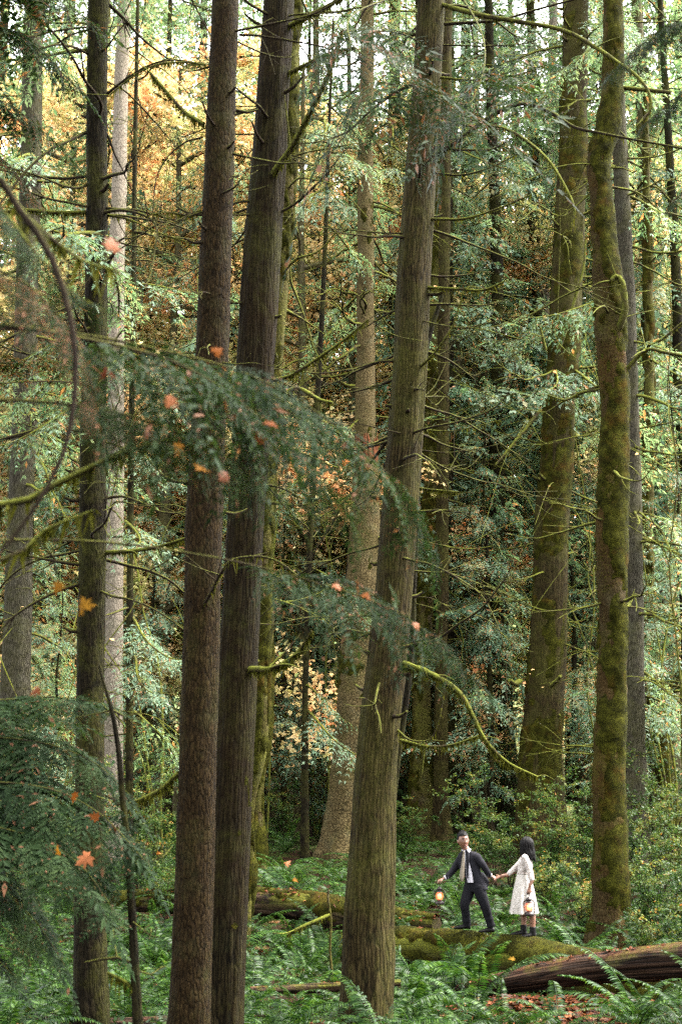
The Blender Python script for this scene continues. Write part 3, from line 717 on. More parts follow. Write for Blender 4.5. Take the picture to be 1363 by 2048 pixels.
# limbs traced from the photograph: tree, [(px, py, depth)...], r0, r1, material, hanging moss
LIMBS = [
    ('T2', [(538, 360, 14.9), (580, 300, 14.6), (620, 225, 14.3), (655, 150, 14.1), (684, 58, 14.0)], .042, .018, 'mossbranch', 900),
    ('T2', [(560, 62, 15), (600, 40, 14.8), (650, 15, 14.6), (700, -15, 14.4)], .035, .02, 'mossbranch', 500),
    ('T2', [(560, 155, 15), (610, 130, 14.8), (655, 108, 14.6), (710, 95, 14.5)], .03, .014, 'mossbranch', 500),
    ('T2', [(495, 1338, 14.9), (535, 1338, 14.6), (570, 1325, 14.5), (600, 1300, 14.4), (624, 1262, 14.3)], .034, .012, 'mossbranch', 700),
    ('T2', [(550, 430, 15), (600, 400, 14.8), (650, 350, 14.6), (690, 300, 14.5)], .018, .006, 'branch', 0),
    ('T2', [(520, 765, 15), (570, 755, 14.8), (600, 740, 14.6), (680, 685, 14.4), (735, 640, 14.2)], .026, .008, 'mossbranch', 300),
    ('T1', [(478, 70, 13), (520, 72, 12.9), (600, 85, 12.8), (660, 98, 12.8), (730, 125, 12.8)], .014, .006, 'twig', 0),
    ('T1', [(408, 248, 13), (370, 225, 13.1), (335, 185, 13.2), (300, 145, 13.3)], .022, .012, 'mossbranch', 300),
    ('T1', [(410, 130, 13), (380, 125, 13.2), (320, 128, 13.5), (270, 150, 13.8), (220, 190, 14)], .012, .008, 'mossbranch', 150),
    ('T1', [(405, 275, 13), (370, 285, 13.1), (335, 315, 13.2), (312, 360, 13.2), (305, 440, 13.2)], .010, .005, 'branch', 0),
    ('T1', [(405, 1215, 12.9), (428, 1175, 12.6), (440, 1150, 12.4), (465, 1120, 12.2), (520, 1113, 12.1), (560, 1125, 12.0), (610, 1160, 11.9), (690, 1182, 11.8)], .018, .005, 'branch', 120),
    ('T1', [(430, 1160, 12.6), (400, 1135, 12.6), (365, 1105, 12.6)], .008, .004, 'twig', 0),
    ('T1', [(358, 1545, 13), (320, 1580, 13.1), (285, 1597, 13.2), (252, 1610, 13.3)], .022, .012, 'mossbranch', 400),
    ('T1', [(402, 420, 13), (375, 430, 13), (340, 425, 12.8), (300, 428, 12.7)], .012, .006, 'mossbranch', 60),
    ('T7', [(212, 1105, 18), (250, 1103, 17.8), (310, 1095, 17.6), (375, 1075, 17.4)], .030, .016, 'mossbranch', 300),
    ('T7', [(212, 190, 18), (250, 160, 17.8), (300, 130, 17.6), (350, 120, 17.4), (410, 130, 17.2)], .022, .008, 'branch', 0),
    ('T7', [(172, 265, 18), (140, 280, 17.6), (100, 300, 17.2), (55, 340, 17), (-10, 420, 16.8)], .026, .012, 'branch', 60),
    ('T7', [(175, 370, 18), (140, 375, 17.6), (70, 350, 17.2), (0, 330, 17)], .02, .01, 'branch', 60),
    ('T7', [(172, 425, 18), (110, 425, 17.8), (40, 420, 17.6), (-20, 430, 17.5)], .028, .02, 'mossbranch', 600),
    ('T7', [(180, 110, 18), (150, 95, 17.6), (110, 90, 17.2), (60, 110, 17), (0, 150, 16.8)], .022, .008, 'branch', 0),
    ('T7', [(215, 430, 18), (260, 440, 17.8), (330, 470, 17.6), (400, 490, 17.4)], .018, .006, 'mossbranch', 80),
    ('T7', [(165, 640, 18), (100, 640, 17.6), (50, 660, 17.4), (-10, 690, 17.2)], .022, .012, 'branch', 0),
    ('T7', [(165, 610, 18), (120, 620, 17.6), (60, 660, 17.4), (0, 720, 17.2)], .022, .012, 'branch', 0),
    ('T4', [(806, 1326, 18.4), (870, 1352, 18.0), (918, 1385, 17.8), (945, 1430, 17.7), (970, 1480, 17.6), (1015, 1525, 17.5), (1072, 1553, 17.4)], .034, .012, 'mossbranch', 2200),
    ('T4', [(800, 1335, 18.4), (840, 1335, 18.2), (866, 1350, 18.0)], .03, .02, 'mossbranch', 200),
    ('T4', [(852, 322, 18.4), (880, 305, 18.2), (910, 285, 18), (955, 250, 17.8), (1000, 222, 17.6), (1050, 208, 17.4), (1100, 225, 17.2), (1150, 255, 17), (1200, 266, 16.8), (1270, 280, 16.6), (1380, 300, 16.4)], .042, .014, 'branch', 300),
    ('T4', [(888, 48, 18.4), (940, 45, 18.2), (1000, 40, 18), (1070, 20, 17.8), (1180, -10, 17.6)], .028, .014, 'branch', 0),
    ('T4', [(885, 10, 18.4), (960, 30, 18), (1050, 45, 17.6), (1130, 62, 17.3), (1190, 95, 17), (1235, 125, 16.8), (1275, 155, 16.6), (1298, 190, 16.5), (1297, 225, 16.5), (1272, 252, 16.5)], .034, .014, 'mossbranch', 500),
    ('T4', [(860, 240, 18.4), (930, 250, 18), (1000, 255, 17.8), (1050, 280, 17.6), (1095, 320, 17.4), (1130, 375, 17.2), (1148, 420, 17.1), (1140, 455, 17.1)], .026, .012, 'mossbranch', 500),
    ('T4', [(885, 90, 18.4), (960, 92, 18.2), (1040, 88, 18), (1100, 70, 17.8)], .014, .005, 'branch', 0),
    ('T4', [(880, 155, 18.4), (950, 160, 18.2), (1030, 150, 18), (1090, 130, 17.8)], .018, .006, 'mossbranch', 150),
    ('T4', [(865, 345, 18.4), (920, 350, 18.2), (980, 335, 18), (1050, 300, 17.8)], .018, .006, 'branch', 60),
    ('T4', [(862, 438, 18.4), (930, 437, 18.2), (1000, 415, 18), (1060, 390, 17.8)], .020, .008, 'mossbranch', 100),
    ('T4', [(855, 575, 18.4), (920, 578, 18), (965, 580, 17.8), (1010, 562, 17.6)], .022, .010, 'mossbranch', 200),
    ('T4', [(835, 738, 18.4), (860, 715, 18.1), (880, 690, 17.9), (905, 650, 17.8), (925, 585, 17.7)], .020, .006, 'mossbranch', 100),
    ('T4', [(838, 640, 18.4), (880, 650, 18.1), (930, 655, 17.9), (1000, 640, 17.8)], .012, .005, 'branch', 0),
    ('T4', [(800, 1480, 18.4), (850, 1492, 18.1), (900, 1490, 18), (955, 1472, 17.9)], .022, .008, 'mossbranch', 400),
    ('T4', [(795, 1460, 18.4), (820, 1480, 18.2), (860, 1478, 18.1), (880, 1430, 18), (885, 1390, 18)], .014, .006, 'branch', 60),
    ('T4', [(815, 870, 18.4), (770, 860, 18.1), (700, 845, 17.9), (640, 850, 17.8)], .012, .005, 'twig', 0),
    ('T5', [(838, 858, 19.5), (880, 862, 19.4), (920, 860, 19.3), (1000, 840, 19.2)], .012, .005, 'mossbranch', 60),
    ('T5', [(836, 900, 19.5), (900, 905, 19.4), (990, 890, 19.3), (1040, 870, 19.2)], .012, .004, 'branch', 0),
    ('T5', [(830, 975, 19.5), (870, 980, 19.4), (915, 984, 19.3)], .018, .010, 'mossbranch', 200),
    ('T5', [(826, 1142, 19.5), (880, 1145, 19.4), (950, 1140, 19.3), (1020, 1125, 19.2)], .014, .006, 'branch', 60),
    ('T5', [(850, 700, 19.5), (880, 700, 19.4), (960, 710, 19.3), (1010, 720, 19.2)], .012, .004, 'branch', 0),
    ('T10', [(1040, 1362, 39.5), (1028, 1368, 39.2), (1018, 1360, 39)], .09, .06, 'mossbranch', 100),
    ('T10', [(1100, 1372, 39.2), (1112, 1362, 39), (1120, 1352, 38.8)], .06, .045, 'mossbranch', 100),
    ('T10', [(1115, 700, 39.2), (1130, 660, 39), (1148, 600, 38.9), (1165, 540, 38.9), (1170, 480, 38.9)], .06, .03, 'mossbranch', 200),
    ('T10', [(1090, 700, 39.2), (1080, 660, 39), (1075, 640, 38.9)], .05, .03, 'mossbranch', 100),
    ('T10', [(1080, 820, 39.2), (1040, 870, 39), (990, 930, 38.8)], .06, .03, 'mossbranch', 200),
    ('T11', [(1235, 660, 26.8), (1248, 620, 26.6), (1243, 565, 26.5), (1230, 553, 26.5), (1222, 562, 26.5)], .075, .05, 'mossbranch', 400),
    ('T11', [(1250, 740, 27), (1290, 700, 26.8), (1330, 705, 26.6), (1380, 715, 26.5)], .04, .03, 'mossbranch', 400),
    ('T11', [(1195, 780, 27), (1160, 785, 27), (1130, 800, 27), (1095, 790, 27)], .03, .012, 'mossbranch', 200),
    ('T11', [(1240, 175, 27), (1290, 180, 26.8), (1340, 185, 26.6)], .05, .04, 'mossbranch', 300),
    ('T12', [(1280, 700, 36), (1320, 680, 35.5), (1370, 640, 35)], .05, .03, 'mossbranch', 200),
    ('T13', [(1310, 1420, 41.5), (1290, 1415, 41), (1298, 1395, 40.6), (1330, 1382, 40.2), (1375, 1325, 39.8)], .12, .13, 'mossbranch', 700),
    ('T6', [(730, 500, 44), (690, 460, 43.6), (660, 440, 43.3), (640, 470, 43)], .06, .03, 'mossbranch', 100),
    ('T6', [(735, 620, 44), (690, 640, 43.5), (630, 690, 43), (580, 710, 42.6)], .07, .03, 'mossbranch', 200),
    ('T6', [(740, 620, 44), (790, 628, 43.6), (830, 645, 43.3)], .06, .03, 'mossbranch', 100),
    ('T6', [(725, 770, 44), (690, 770, 43.6), (650, 740, 43.3), (600, 720, 43), (560, 740, 42.6)], .07, .03, 'mossbranch', 200),
    ('T3', [(535, 890, 27), (580, 780, 26.8), (640, 800, 26.6), (665, 805, 26.5)], .05, .03, 'mossbranch', 200),
    ('T3', [(556, 560, 27), (590, 520, 26.6), (640, 500, 26.4), (690, 440, 26.2)], .03, .012, 'mossbranch', 200),
    ('T19', [(658, 1830, 22.4), (630, 1842, 22.3), (590, 1860, 22.2), (575, 1870, 22.2)], .03, .022, 'mossbranch', 300),
    ('T16', [(262, 1925, 9), (235, 1915, 9), (205, 1918, 9), (170, 1925, 9)], .012, .006, 'branch', 0),
    ('T16', [(275, 1985, 9), (255, 1965, 9), (215, 1945, 9)], .014, .008, 'mossbranch', 60),
    ('T16', [(238, 1610, 9), (228, 1600, 9), (210, 1590, 9)], .010, .006, 'twig', 0),
]
for k, (key, pp, r0, r1, mat, hang) in enumerate(LIMBS):
    root, o0, _, _ = TREES[key]
    P, rr = poly_px(pp, r0, r1)
    q = np.random.default_rng(900 + k)
    polys = [(P, rr)]
    for _ in range(int(q.integers(1, 4)) if len(pp) > 3 else 0):        # a few side twigs
        i = int(q.integers(1, len(P)))
        d = P[i] - P[i - 1]
        d = d / np.linalg.norm(d) + q.normal(0, .6, 3)
        d /= np.linalg.norm(d)
        L = q.uniform(.15, .5) * (1 + .03 * P[i][1])
        polys.append((np.array([P[i], P[i] + d * L * .5, P[i] + d * L + np.array([0, 0, q.uniform(-.25, .2) * L])]), np.array([rr[i] * .5, rr[i] * .35, rr[i] * .15])))
    add_branch(root, o0, polys, mat, 7, hang, 500 + k)
for key, n, sd, th, cov in (('T11', 50000, 70, .05, .41), ('T3', 14000, 71, .06, .50), ('T10', 0, 72, .03, .42), ('T9a', 0, 73, .06, .44), ('T13', 0, 74, .06, .5), ('T3b', 0, 75, .06, .52), ('T6', 0, 76, .03, .22), ('T2', 0, 77, .02, .12)):
    root, o0, P, r = TREES[key]
    ok = P[:, 2] < (20 if n else 30)
    moss_shell(root, P[ok], r[ok], o0, sd, th, cov, 52 if n else 40, .07 if n else .14, side_dir=(.6, -.3, 0) if key == 'T11' else None)
    if n:
        moss_fuzz(root, P[ok], r[ok] * 1.10, o0, n, sd, (.015, .045), (-2.2, .2), .005)
moss_shell(log_a, LA_P, LA_R, LA_O, 79, .045, .36, 72, .045, side_dir=(0, 0, .8), lump=1.6)
moss_shell(log_c, LC_P, LC_R, LC_O, 80, .035, .32, 48, .05, side_dir=(0, 0, .6))

# ------------------------------------------------------------------ conifer foliage
def rotz(a):
    c, s = math.cos(a), math.sin(a)
    return np.array([[c, -s, 0], [s, c, 0], [0, 0, 1.]])

def roty(a):
    c, s = math.cos(a), math.sin(a)
    return np.array([[c, 0, s], [0, 1, 0], [-s, 0, c]])

def rotx(a):
    c, s = math.cos(a), math.sin(a)
    return np.array([[1, 0, 0], [0, c, -s], [0, s, c]])

def spray(n, leaf_l, leaf_w, q, droop=.5):
    """one flat spray, unit length along x: pairs of narrow leaflets; returns (N,4,3)"""
    out = []
    for k in range(n):
        t = (k + .6) / n
        prof = (1 - t) ** .6 * (.45 + .55 * min(1, t * 4))
        x, z = t, -droop * t * t
        for s in (-1, 1):
            a = R(q.uniform(38, 62))
            l = leaf_l * prof * q.uniform(.75, 1.2)
            d = np.array([math.cos(a), s * math.sin(a), -droop * t * 1.2 + q.normal(0, .15)])
            w = np.array([-math.sin(a) * s, math.cos(a), q.normal(0, .3)]) * leaf_w * q.uniform(.8, 1.2)
            p = np.array([x, 0, z])
            out.append([p, p + d * l * .45 + w, p + d * l - np.array([0, 0, l * .12]), p + d * l * .5 - w])
    p = np.array([.93, 0, -droop * .86])
    out.append([p, p + [.05, leaf_w, -.03], p + [.16, 0, -.1], p + [.05, -leaf_w, -.03]])
    return np.array(out)

def bough(q, n_sec=9, sec=.42, n_leaf=7, leaf_l=.38, leaf_w=.055, sag=.35, upturn=.2, droop=.6, bare=.12, tert=0):
    """a branch of unit length along x with side sprays; returns leaflets, per-leaflet random, spine"""
    tt = np.linspace(0, 1, 9)
    spine = np.stack([tt, .05 * np.sin(tt * 5 + q.uniform(0, 6)), -sag * tt ** 1.5 + upturn * tt ** 4], 1)
    Q, rn, sub = [], [], []
    for k in range(n_sec):
        t = bare + (1 - bare) * (k + q.uniform(.2, .8)) / n_sec
        p = np.array([np.interp(t, tt, spine[:, i]) for i in range(3)])
        for s in (-1, 1):
            l = sec * (1 - .75 * t) * q.uniform(.7, 1.15) * min(1, .5 + t * 2)
            Mx = rotz(s * R(q.uniform(40, 68))) @ roty(R(q.uniform(0, 26))) @ rotx(q.normal(0, .35))
            sp = spray(n_leaf, leaf_l, leaf_w, q, droop * q.uniform(.6, 1.3))
            base = q.random() * .6
            if tert:
                for j in range(tert):
                    u = (j + .7) / (tert + .3)
                    for s2 in (-1, 1):
                        m2 = rotz(s2 * R(q.uniform(35, 55)))
                        sp2 = spray(n_leaf, leaf_l, leaf_w, q, droop * .5) * (.5 * (1 - u * .7)) @ m2.T + np.array([u, 0, -droop * u * u])
                        Q.append(sp2.reshape(-1, 3) * l @ Mx.T + p)
                        rn.append(base + q.random(len(sp2)) * .35)
            Q.append(sp.reshape(-1, 3) * l @ Mx.T + p)
            rn.append(base + q.random(len(sp)) * .35)
            sub.append((p, p + Mx @ np.array([l * .8, 0, -droop * l * .5])))
    sp = spray(n_leaf + 3, leaf_l, leaf_w, q, .3) * .3
    Q.append(sp.reshape(-1, 3) + spine[-2])
    rn.append(q.random(len(sp)) * .5 + .2)
    return np.vstack(Q).reshape(-1, 4, 3), np.concatenate(rn), spine, sub

def crown_mesh(name, H, base, rmax, n, seed, tmpl, leafmat='cedar_leaf', tipr=.25, sagr=(.1, .45), brown=.06):
    """a whole crown round a trunk axis; z from base to H"""
    q = np.random.default_rng(seed)
    b = MB()
    for k in range(n):
        u = (k + q.random()) / n
        z = base + (H - base) * u
        Lb = rmax * (1 - u ** 2.2) ** .9 * q.uniform(.5, 1.15) * min(1, .55 + u * 2.5)
        Lb = max(Lb, .5)
        Q, rn, spine, sub = tmpl[int(q.integers(0, len(tmpl)))]
        A = rotz(q.uniform(0, 2 * np.pi)) @ roty(R(q.uniform(-12, 30))) @ rotx(q.normal(0, .2))
        sc = np.array([Lb, Lb * q.uniform(.8, 1.15), Lb])
        V = (Q.reshape(-1, 3) * sc) @ A.T + np.array([0, 0, z])
        r = np.clip(rn + q.normal(0, .12), 0, .92)
        r[q.random(len(r)) < brown] = .985
        b.quads(V.reshape(-1, 4, 3), 0, r)
        b.tube((spine * sc) @ A.T + np.array([0, 0, z]), np.linspace(.012 + .008 * Lb, .006, len(spine)), 3, 1, caps=False)
    return b.mesh(name, [M[leafmat], M['branch']])

q0 = np.random.default_rng(40)
BT_FAR = [bough(q0, 9, .48, 4, .36, .048, .35, .22, .7, tert=2) for _ in range(5)]
BT_MID = [bough(q0, 10, .46, 6, .30, .028, .40, .25, .8, tert=3) for _ in range(5)]
BT_YOUNG = [bough(q0, 9, .48, 6, .34, .042, .35, .22, .7, tert=1) for _ in range(5)]
CROWNS = [crown_mesh('cedar_crown', 46, 6, 4.6, 92, 201, BT_FAR), crown_mesh('cedar_crown', 52, 8, 5.0, 98, 202, BT_FAR),
          crown_mesh('hemlock_crown', 42, 3, 4.2, 90, 203, BT_FAR), crown_mesh('cedar_crown', 55, 10, 5.2, 98, 204, BT_FAR)]
YOUNG = [crown_mesh('young_crown', 9, .8, 2.0, 46, 211, BT_YOUNG, 'cedar_leaf', brown=.1), crown_mesh('young_crown', 13, 1.5, 2.4, 58, 212, BT_YOUNG, 'cedar_leaf', brown=.12),
         crown_mesh('young_crown', 6, .5, 1.6, 40, 213, BT_YOUNG, 'hemlock_leaf')]

def straight_trunk(name, H, r, seed, mat):
    q = np.random.default_rng(seed)
    b = MB()
    z = np.linspace(-.5, H, 12)
    P = np.stack([np.cumsum(q.normal(0, .05, 12)), np.cumsum(q.normal(0, .05, 12)), z], 1)
    P[:, :2] -= P[1, :2]
    b.tube(P, r * (1 - .92 * (z + .5) / (H + .5)) * (1 + .5 * np.exp(-(z + .5))), 14, 0, .5, 1.0, .12, seed)
    return b.mesh(name, M[mat])

TR_FAR = [straight_trunk('trunk', 46, .38, 301, 'far'), straight_trunk('trunk', 52, .44, 302, 'far'), straight_trunk('trunk', 42, .30, 303, 'cedar_dark'), straight_trunk('trunk', 55, .46, 304, 'cedar_pale')]
TR_YOUNG = [straight_trunk('trunk', 9, .07, 311, 'cedar_dark'), straight_trunk('trunk', 13, .10, 312, 'cedar_dark'), straight_trunk('trunk', 6, .05, 313, 'cedar_dark')]

def conifer(x, y, v, s, rot, label, group, young=False, sxy=1.0):
    z = gzf(x, y) - .1
    root = thing('young_conifer' if young else 'conifer', (x, y, z), label, 'tree', group)
    root.rotation_euler.z = rot
    root.scale = (s * sxy, s * sxy, s)
    link('trunk', (TR_YOUNG if young else TR_FAR)[v], root)
    tag(link('crown', (YOUNG if young else CROWNS)[v], root), kind='stuff')
    REG.append((root, 681.5 + x / y * FPX, y, 'young feathery conifer' if young else 'tall pale conifer'))
    return root

def px_x(px, Y):
    return (px - 681.5) / FPX * Y * 1.0

q = np.random.default_rng(77)
LBL_FAR = 'tall pale green conifer with drooping sprays in the hazy background'
BACK = [  # px column (at the foot), depth, variant, scale
    (-60, 50, 2, 1.0), (170, 46, 0, .8), (420, 45, 2, .75), (640, 54, 0, .8), (130, 56, 0, .85), (300, 58, 2, .9), (610, 66, 2, 1.0), (800, 54, 3, .8), (930, 50, 0, .85), (1005, 47, 2, .9), (1170, 50, 0, .9), (1330, 47, 1, .8), (1430, 54, 3, .9),
    (1060, 58, 1, .8), (1250, 58, 3, .8), (870, 62, 0, .9), (700, 64, 2, .9), (1380, 64, 0, 1.0), (260, 72, 1, 1.2), (440, 64, 3, 1.1), (90, 68, 3, 1.15), (560, 70, 1, 1.2), (800, 68, 1, 1.15), (950, 58, 3, .95), (1330, 56, 3, 1.0), (380, 66, 1, .9), (860, 47, 2, .85), (1090, 52, 3, .75), (1390, 45, 2, .85), (1240, 49, 0, .85), (1140, 70, 2, 1.0), (970, 76, 1, .9), (200, 66, 0, .9), (20, 72, 1, 1.0), (540, 78, 3, .9), (1290, 80, 2, 1.1)]
for px, Y, v, s in BACK:
    conifer(px_x(px, Y), Y, v, s * q.uniform(1.1, 1.3), q.uniform(0, 6.28), LBL_FAR, 'tall conifers in the background')
LBL_YOUNG = 'young green conifer with feathery drooping boughs among the big trunks'
for px, Y, v, s in [(570, 45, 1, 1.0), (975, 44, 1, 1.15), (930, 47, 1, 1.3), (1290, 39, 0, 1.0), (1365, 40, 1, 1.1), (300, 43, 1, 1.0), (110, 34, 0, .9), (50, 40, 1, 1.1),
                    (480, 47, 1, 1.2), (800, 49, 1, 1.1), (1150, 46, 1, 1.2), (20, 25, 2, .7), (620, 48, 0, 1.2), (1215, 44, 0, 1.1), (780, 46, 2, .9), (1010, 45, 2, .9)]:
    conifer(px_x(px, Y), Y, v, s, q.uniform(0, 6.28), LBL_YOUNG, 'young conifers between the trunks', True)

# unseen conifers added outside the view to shade the near trunks and ground
for x, y, v, s in [(8.6, 7, 1, .7), (9.6, 13, 0, .75), (13, 9, 3, .7), (6.5, 1, 2, .75), (-9.5, 9, 0, .75), (-10.5, 15, 2, .8), (-7, 2, 1, .7), (1, -6, 2, .8)]:
    conifer(x, y, v, s, q.uniform(0, 6.28), 'tall dense conifer added outside the view to shade the near trunks', 'conifers added outside the view for shade')
    REG.pop()
# crowns of the near trees, added unseen above the picture to shade the trunks
for key, zb, v, s in (('T1', 15.5, 2, .42), ('T2', 17., 0, .42), ('T4', 19., 1, .45), ('T7', 18.5, 2, .45)):
    root, o0, P, r = TREES[key]
    i = int(np.argmin(np.abs(P[:, 2] - zb)))
    o = tag(link('crown', CROWNS[v], root), kind='stuff')
    o.location = P[i] - o0 - np.array([0, 0, (3, 6, 8)[[2, 0, 1].index(v)] * s])
    o.scale = (s * 1.6, s * 1.6, s)

# boughs with live sprays on some of the surveyed trees
LIVE = []
for k, (Q, rn, spine, sub) in enumerate(BT_MID):
    qk = np.random.default_rng(70 + k)
    rn = np.clip(rn + qk.normal(0, .1), 0, .92)
    rn[qk.random(len(rn)) < .06] = .985
    fb, wb = MB(), MB()
    fb.quads(Q, 0, rn)
    wb.tube(spine, np.linspace(.014, .003, len(spine)), 6, 0, .5, .05, .2, k)
    for a_, e_ in sub:
        wb.tube(np.array([a_, (a_ + e_) / 2 + np.array([0, 0, .01]), e_]), [.004, .003, .001], 3, 0, caps=False)
    LIVE.append((wb.mesh('branch', M['mossbranch']), fb.mesh('foliage', M['cedar_leaf'], False)))

def live_bough(key, z, az, L, seed, tilt=10):
    root, o0, P, r = TREES[key]
    i = int(np.argmin(np.abs(P[:, 2] - z)))
    k = seed % 5
    br = link('branch', LIVE[k][0], root, P[i] - o0)
    br.rotation_euler = Matrix((rotz(az) @ roty(R(tilt))).tolist()).to_euler()
    br.scale = (L, L, L)
    tag(link('foliage', LIVE[k][1], br), kind='stuff')

qq = np.random.default_rng(12)
for key, n, z0, z1, L in (('T12', 16, 5, 26, 3.0), ('T10', 12, 14, 32, 3.2), ('T9c', 14, 8, 30, 3.0), ('T9a', 8, 10, 30, 3.0), ('T6', 10, 16, 32, 3.0), ('T18', 14, 4, 24, 2.6), ('T17', 14, 5, 26, 2.4), ('T15', 10, 6, 26, 2.8), ('T7', 8, 8, 16, 2.2), ('T10b', 8, 16, 40, 3)):
    for k in range(n):
        live_bough(key, qq.uniform(z0, z1), qq.uniform(0, 6.28), L * qq.uniform(.7, 1.2), 4000 + k + int(z0 * 97), tilt=qq.uniform(0, 30))

# ------------------------------------------------------------------ maples in autumn leaf
MAPLE_OUT = np.array([(0, -.10), (.16, -.22), (.34, -.26), (.30, -.08), (.44, -.02), (.66, .10), (.54, .20), (.40, .22), (.30, .30), (.42, .46), (.52, .66), (.36, .62), (.22, .50), (.17, .62), (.20, .80), (.08, .84), (0, 1.04),
                      (-.08, .84), (-.20, .80), (-.17, .62), (-.22, .50), (-.36, .62), (-.52, .66), (-.42, .46), (-.30, .30), (-.40, .22), (-.54, .20), (-.66, .10), (-.44, -.02), (-.30, -.08), (-.34, -.26), (-.16, -.22)]) * .62
MAPLE_FAR = np.array([(0, -.15), (.40, -.12), (.62, .15), (.30, .35), (.40, .66), (0, 1.0), (-.40, .66), (-.30, .35), (-.62, .15), (-.40, -.12)]) * .6

def leaf_polys(c, size, q, outline, flat=.6, hang=.5):
    """maple leaves as fans of triangles round a raised middle; c: (N,3)"""
    n, k = len(c), len(outline)
    nz = q.normal(0, flat, (n, 3)) + np.array([0, 0, 1.])
    nz /= np.linalg.norm(nz, axis=1)[:, None]
    d = q.normal(0, 1, (n, 3)) + np.array([0, 0, -hang])
    d -= nz * (d * nz).sum(1)[:, None]
    d /= np.linalg.norm(d, axis=1)[:, None]
    s = np.cross(d, nz)
    sz = np.broadcast_to(size, (n,))[:, None, None]
    curl = (np.abs(outline[:, 0]) * q.uniform(-1.1, .6, (n, 1)) - .45 * (outline[:, 1] - .3) ** 2)[..., None]
    V = c[:, None] + sz * (outline[None, :, :1] * s[:, None] + outline[None, :, 1:] * d[:, None] + curl * nz[:, None])
    mid = c + sz[:, 0] * .18 * d
    V = np.concatenate([V, mid[:, None]], 1)
    a = np.arange(k)
    F = np.stack([a, (a + 1) % k, np.full(k, k)], -1)
    F = (F[None] + (np.arange(n) * (k + 1))[:, None, None]).reshape(-1, 3)
    return V.reshape(-1, 3), F, k

def broadleaf(seed, H, spread, n_leaf, size, trunk_r, wood='far', lean=(0, 0), nl=9, z0=.3):
    """limbs + leaves; returns trunk mesh, crown mesh builder data"""
    q = np.random.default_rng(seed)
    wb = MB()
    zt = np.linspace(-.4, H * .8, 9)
    ax = np.stack([lean[0] * np.clip(zt / H, 0, 1) ** 1.5 * H + np.cumsum(q.normal(0, .08, 9)), lean[1] * (zt / H) * H + np.cumsum(q.normal(0, .08, 9)), zt], 1)
    wb.tube(ax, trunk_r * (1 - .8 * np.linspace(0, 1, 9)), 12, 0, .5, .5, .2, seed)
    cent = []
    for k in range(nl):
        u = z0 + (1 - z0) * (k + q.random()) / nl
        p = np.array([np.interp(u * zt[-1], zt, ax[:, i]) for i in range(3)])
        az = q.uniform(0, 6.28)
        L = spread * q.uniform(.7, 1.15) * (1.15 - .5 * u)
        d = np.array([math.cos(az), math.sin(az), q.uniform(.2, .8)])
        P = [p]
        for j in range(6):
            d = d + q.normal(0, .18, 3) + np.array([0, 0, -.06])
            d /= np.linalg.norm(d)
            P.append(P[-1] + d * L / 6)
            if j > 0:
                for _ in range(2):
                    sd = d + q.normal(0, .8, 3)
                    sd /= np.linalg.norm(sd)
                    e = P[-1] + sd * L * q.uniform(.15, .4)
                    wb.tube(np.array([P[-1], (P[-1] + e) / 2 + q.normal(0, .06, 3), e]), [.022, .014, .006], 4, 0, caps=False)
                    cent += [e, (P[-1] + e) / 2]
                cent.append(P[-1])
        wb.tube(np.array(P), np.linspace(trunk_r * .35, .015, 7), 6, 0, .5, .3, .2, seed + k)
    cent = np.array(cent)
    tm = wb.mesh('trunk', M[wood])
    c = cent[q.integers(0, len(cent), n_leaf)] + q.normal(0, 1, (n_leaf, 3)) * np.array([.42, .42, .28])
    V, F, k = leaf_polys(c, size * q.uniform(.6, 1.15, n_leaf), q, MAPLE_FAR)
    clump = vn(c[:, 0] * .5 + 40, c[:, 2] * .5 + 40, seed)
    rn = np.clip(clump * .8 + q.normal(.1, .16, n_leaf), 0, 1)
    cb = MB()
    cb.add(V, F, 0, np.repeat(rn, k))
    return tm, cb

MAPLES = []
for sd, H, sp_, n, mat in ((501, 36, 6.0, 10500, 'maple_yellow'), (502, 30, 5.4, 8500, 'maple_orange'), (503, 38, 6.2, 10500, 'maple_yellow'), (504, 26, 5.2, 7500, 'maple_green')):
    tm, cb = broadleaf(sd, H, sp_, n, .30, .30, 'far', nl=20, z0=.15)
    MAPLES.append((tm, cb.mesh('maple_crown', M[mat])))

def maple(x, y, v, s, rot, label, group):
    root = thing('autumn_maple', (x, y, gzf(x, y) - .1), label, 'tree', group)
    root.rotation_euler.z = rot
    root.scale = (s, s, s)
    link('trunk', MAPLES[v][0], root)
    tag(link('crown', MAPLES[v][1], root), kind='stuff')
    REG.append((root, 681.5 + x / y * FPX, y, ('yellow maple', 'orange maple', 'yellow maple', 'green maple')[v]))

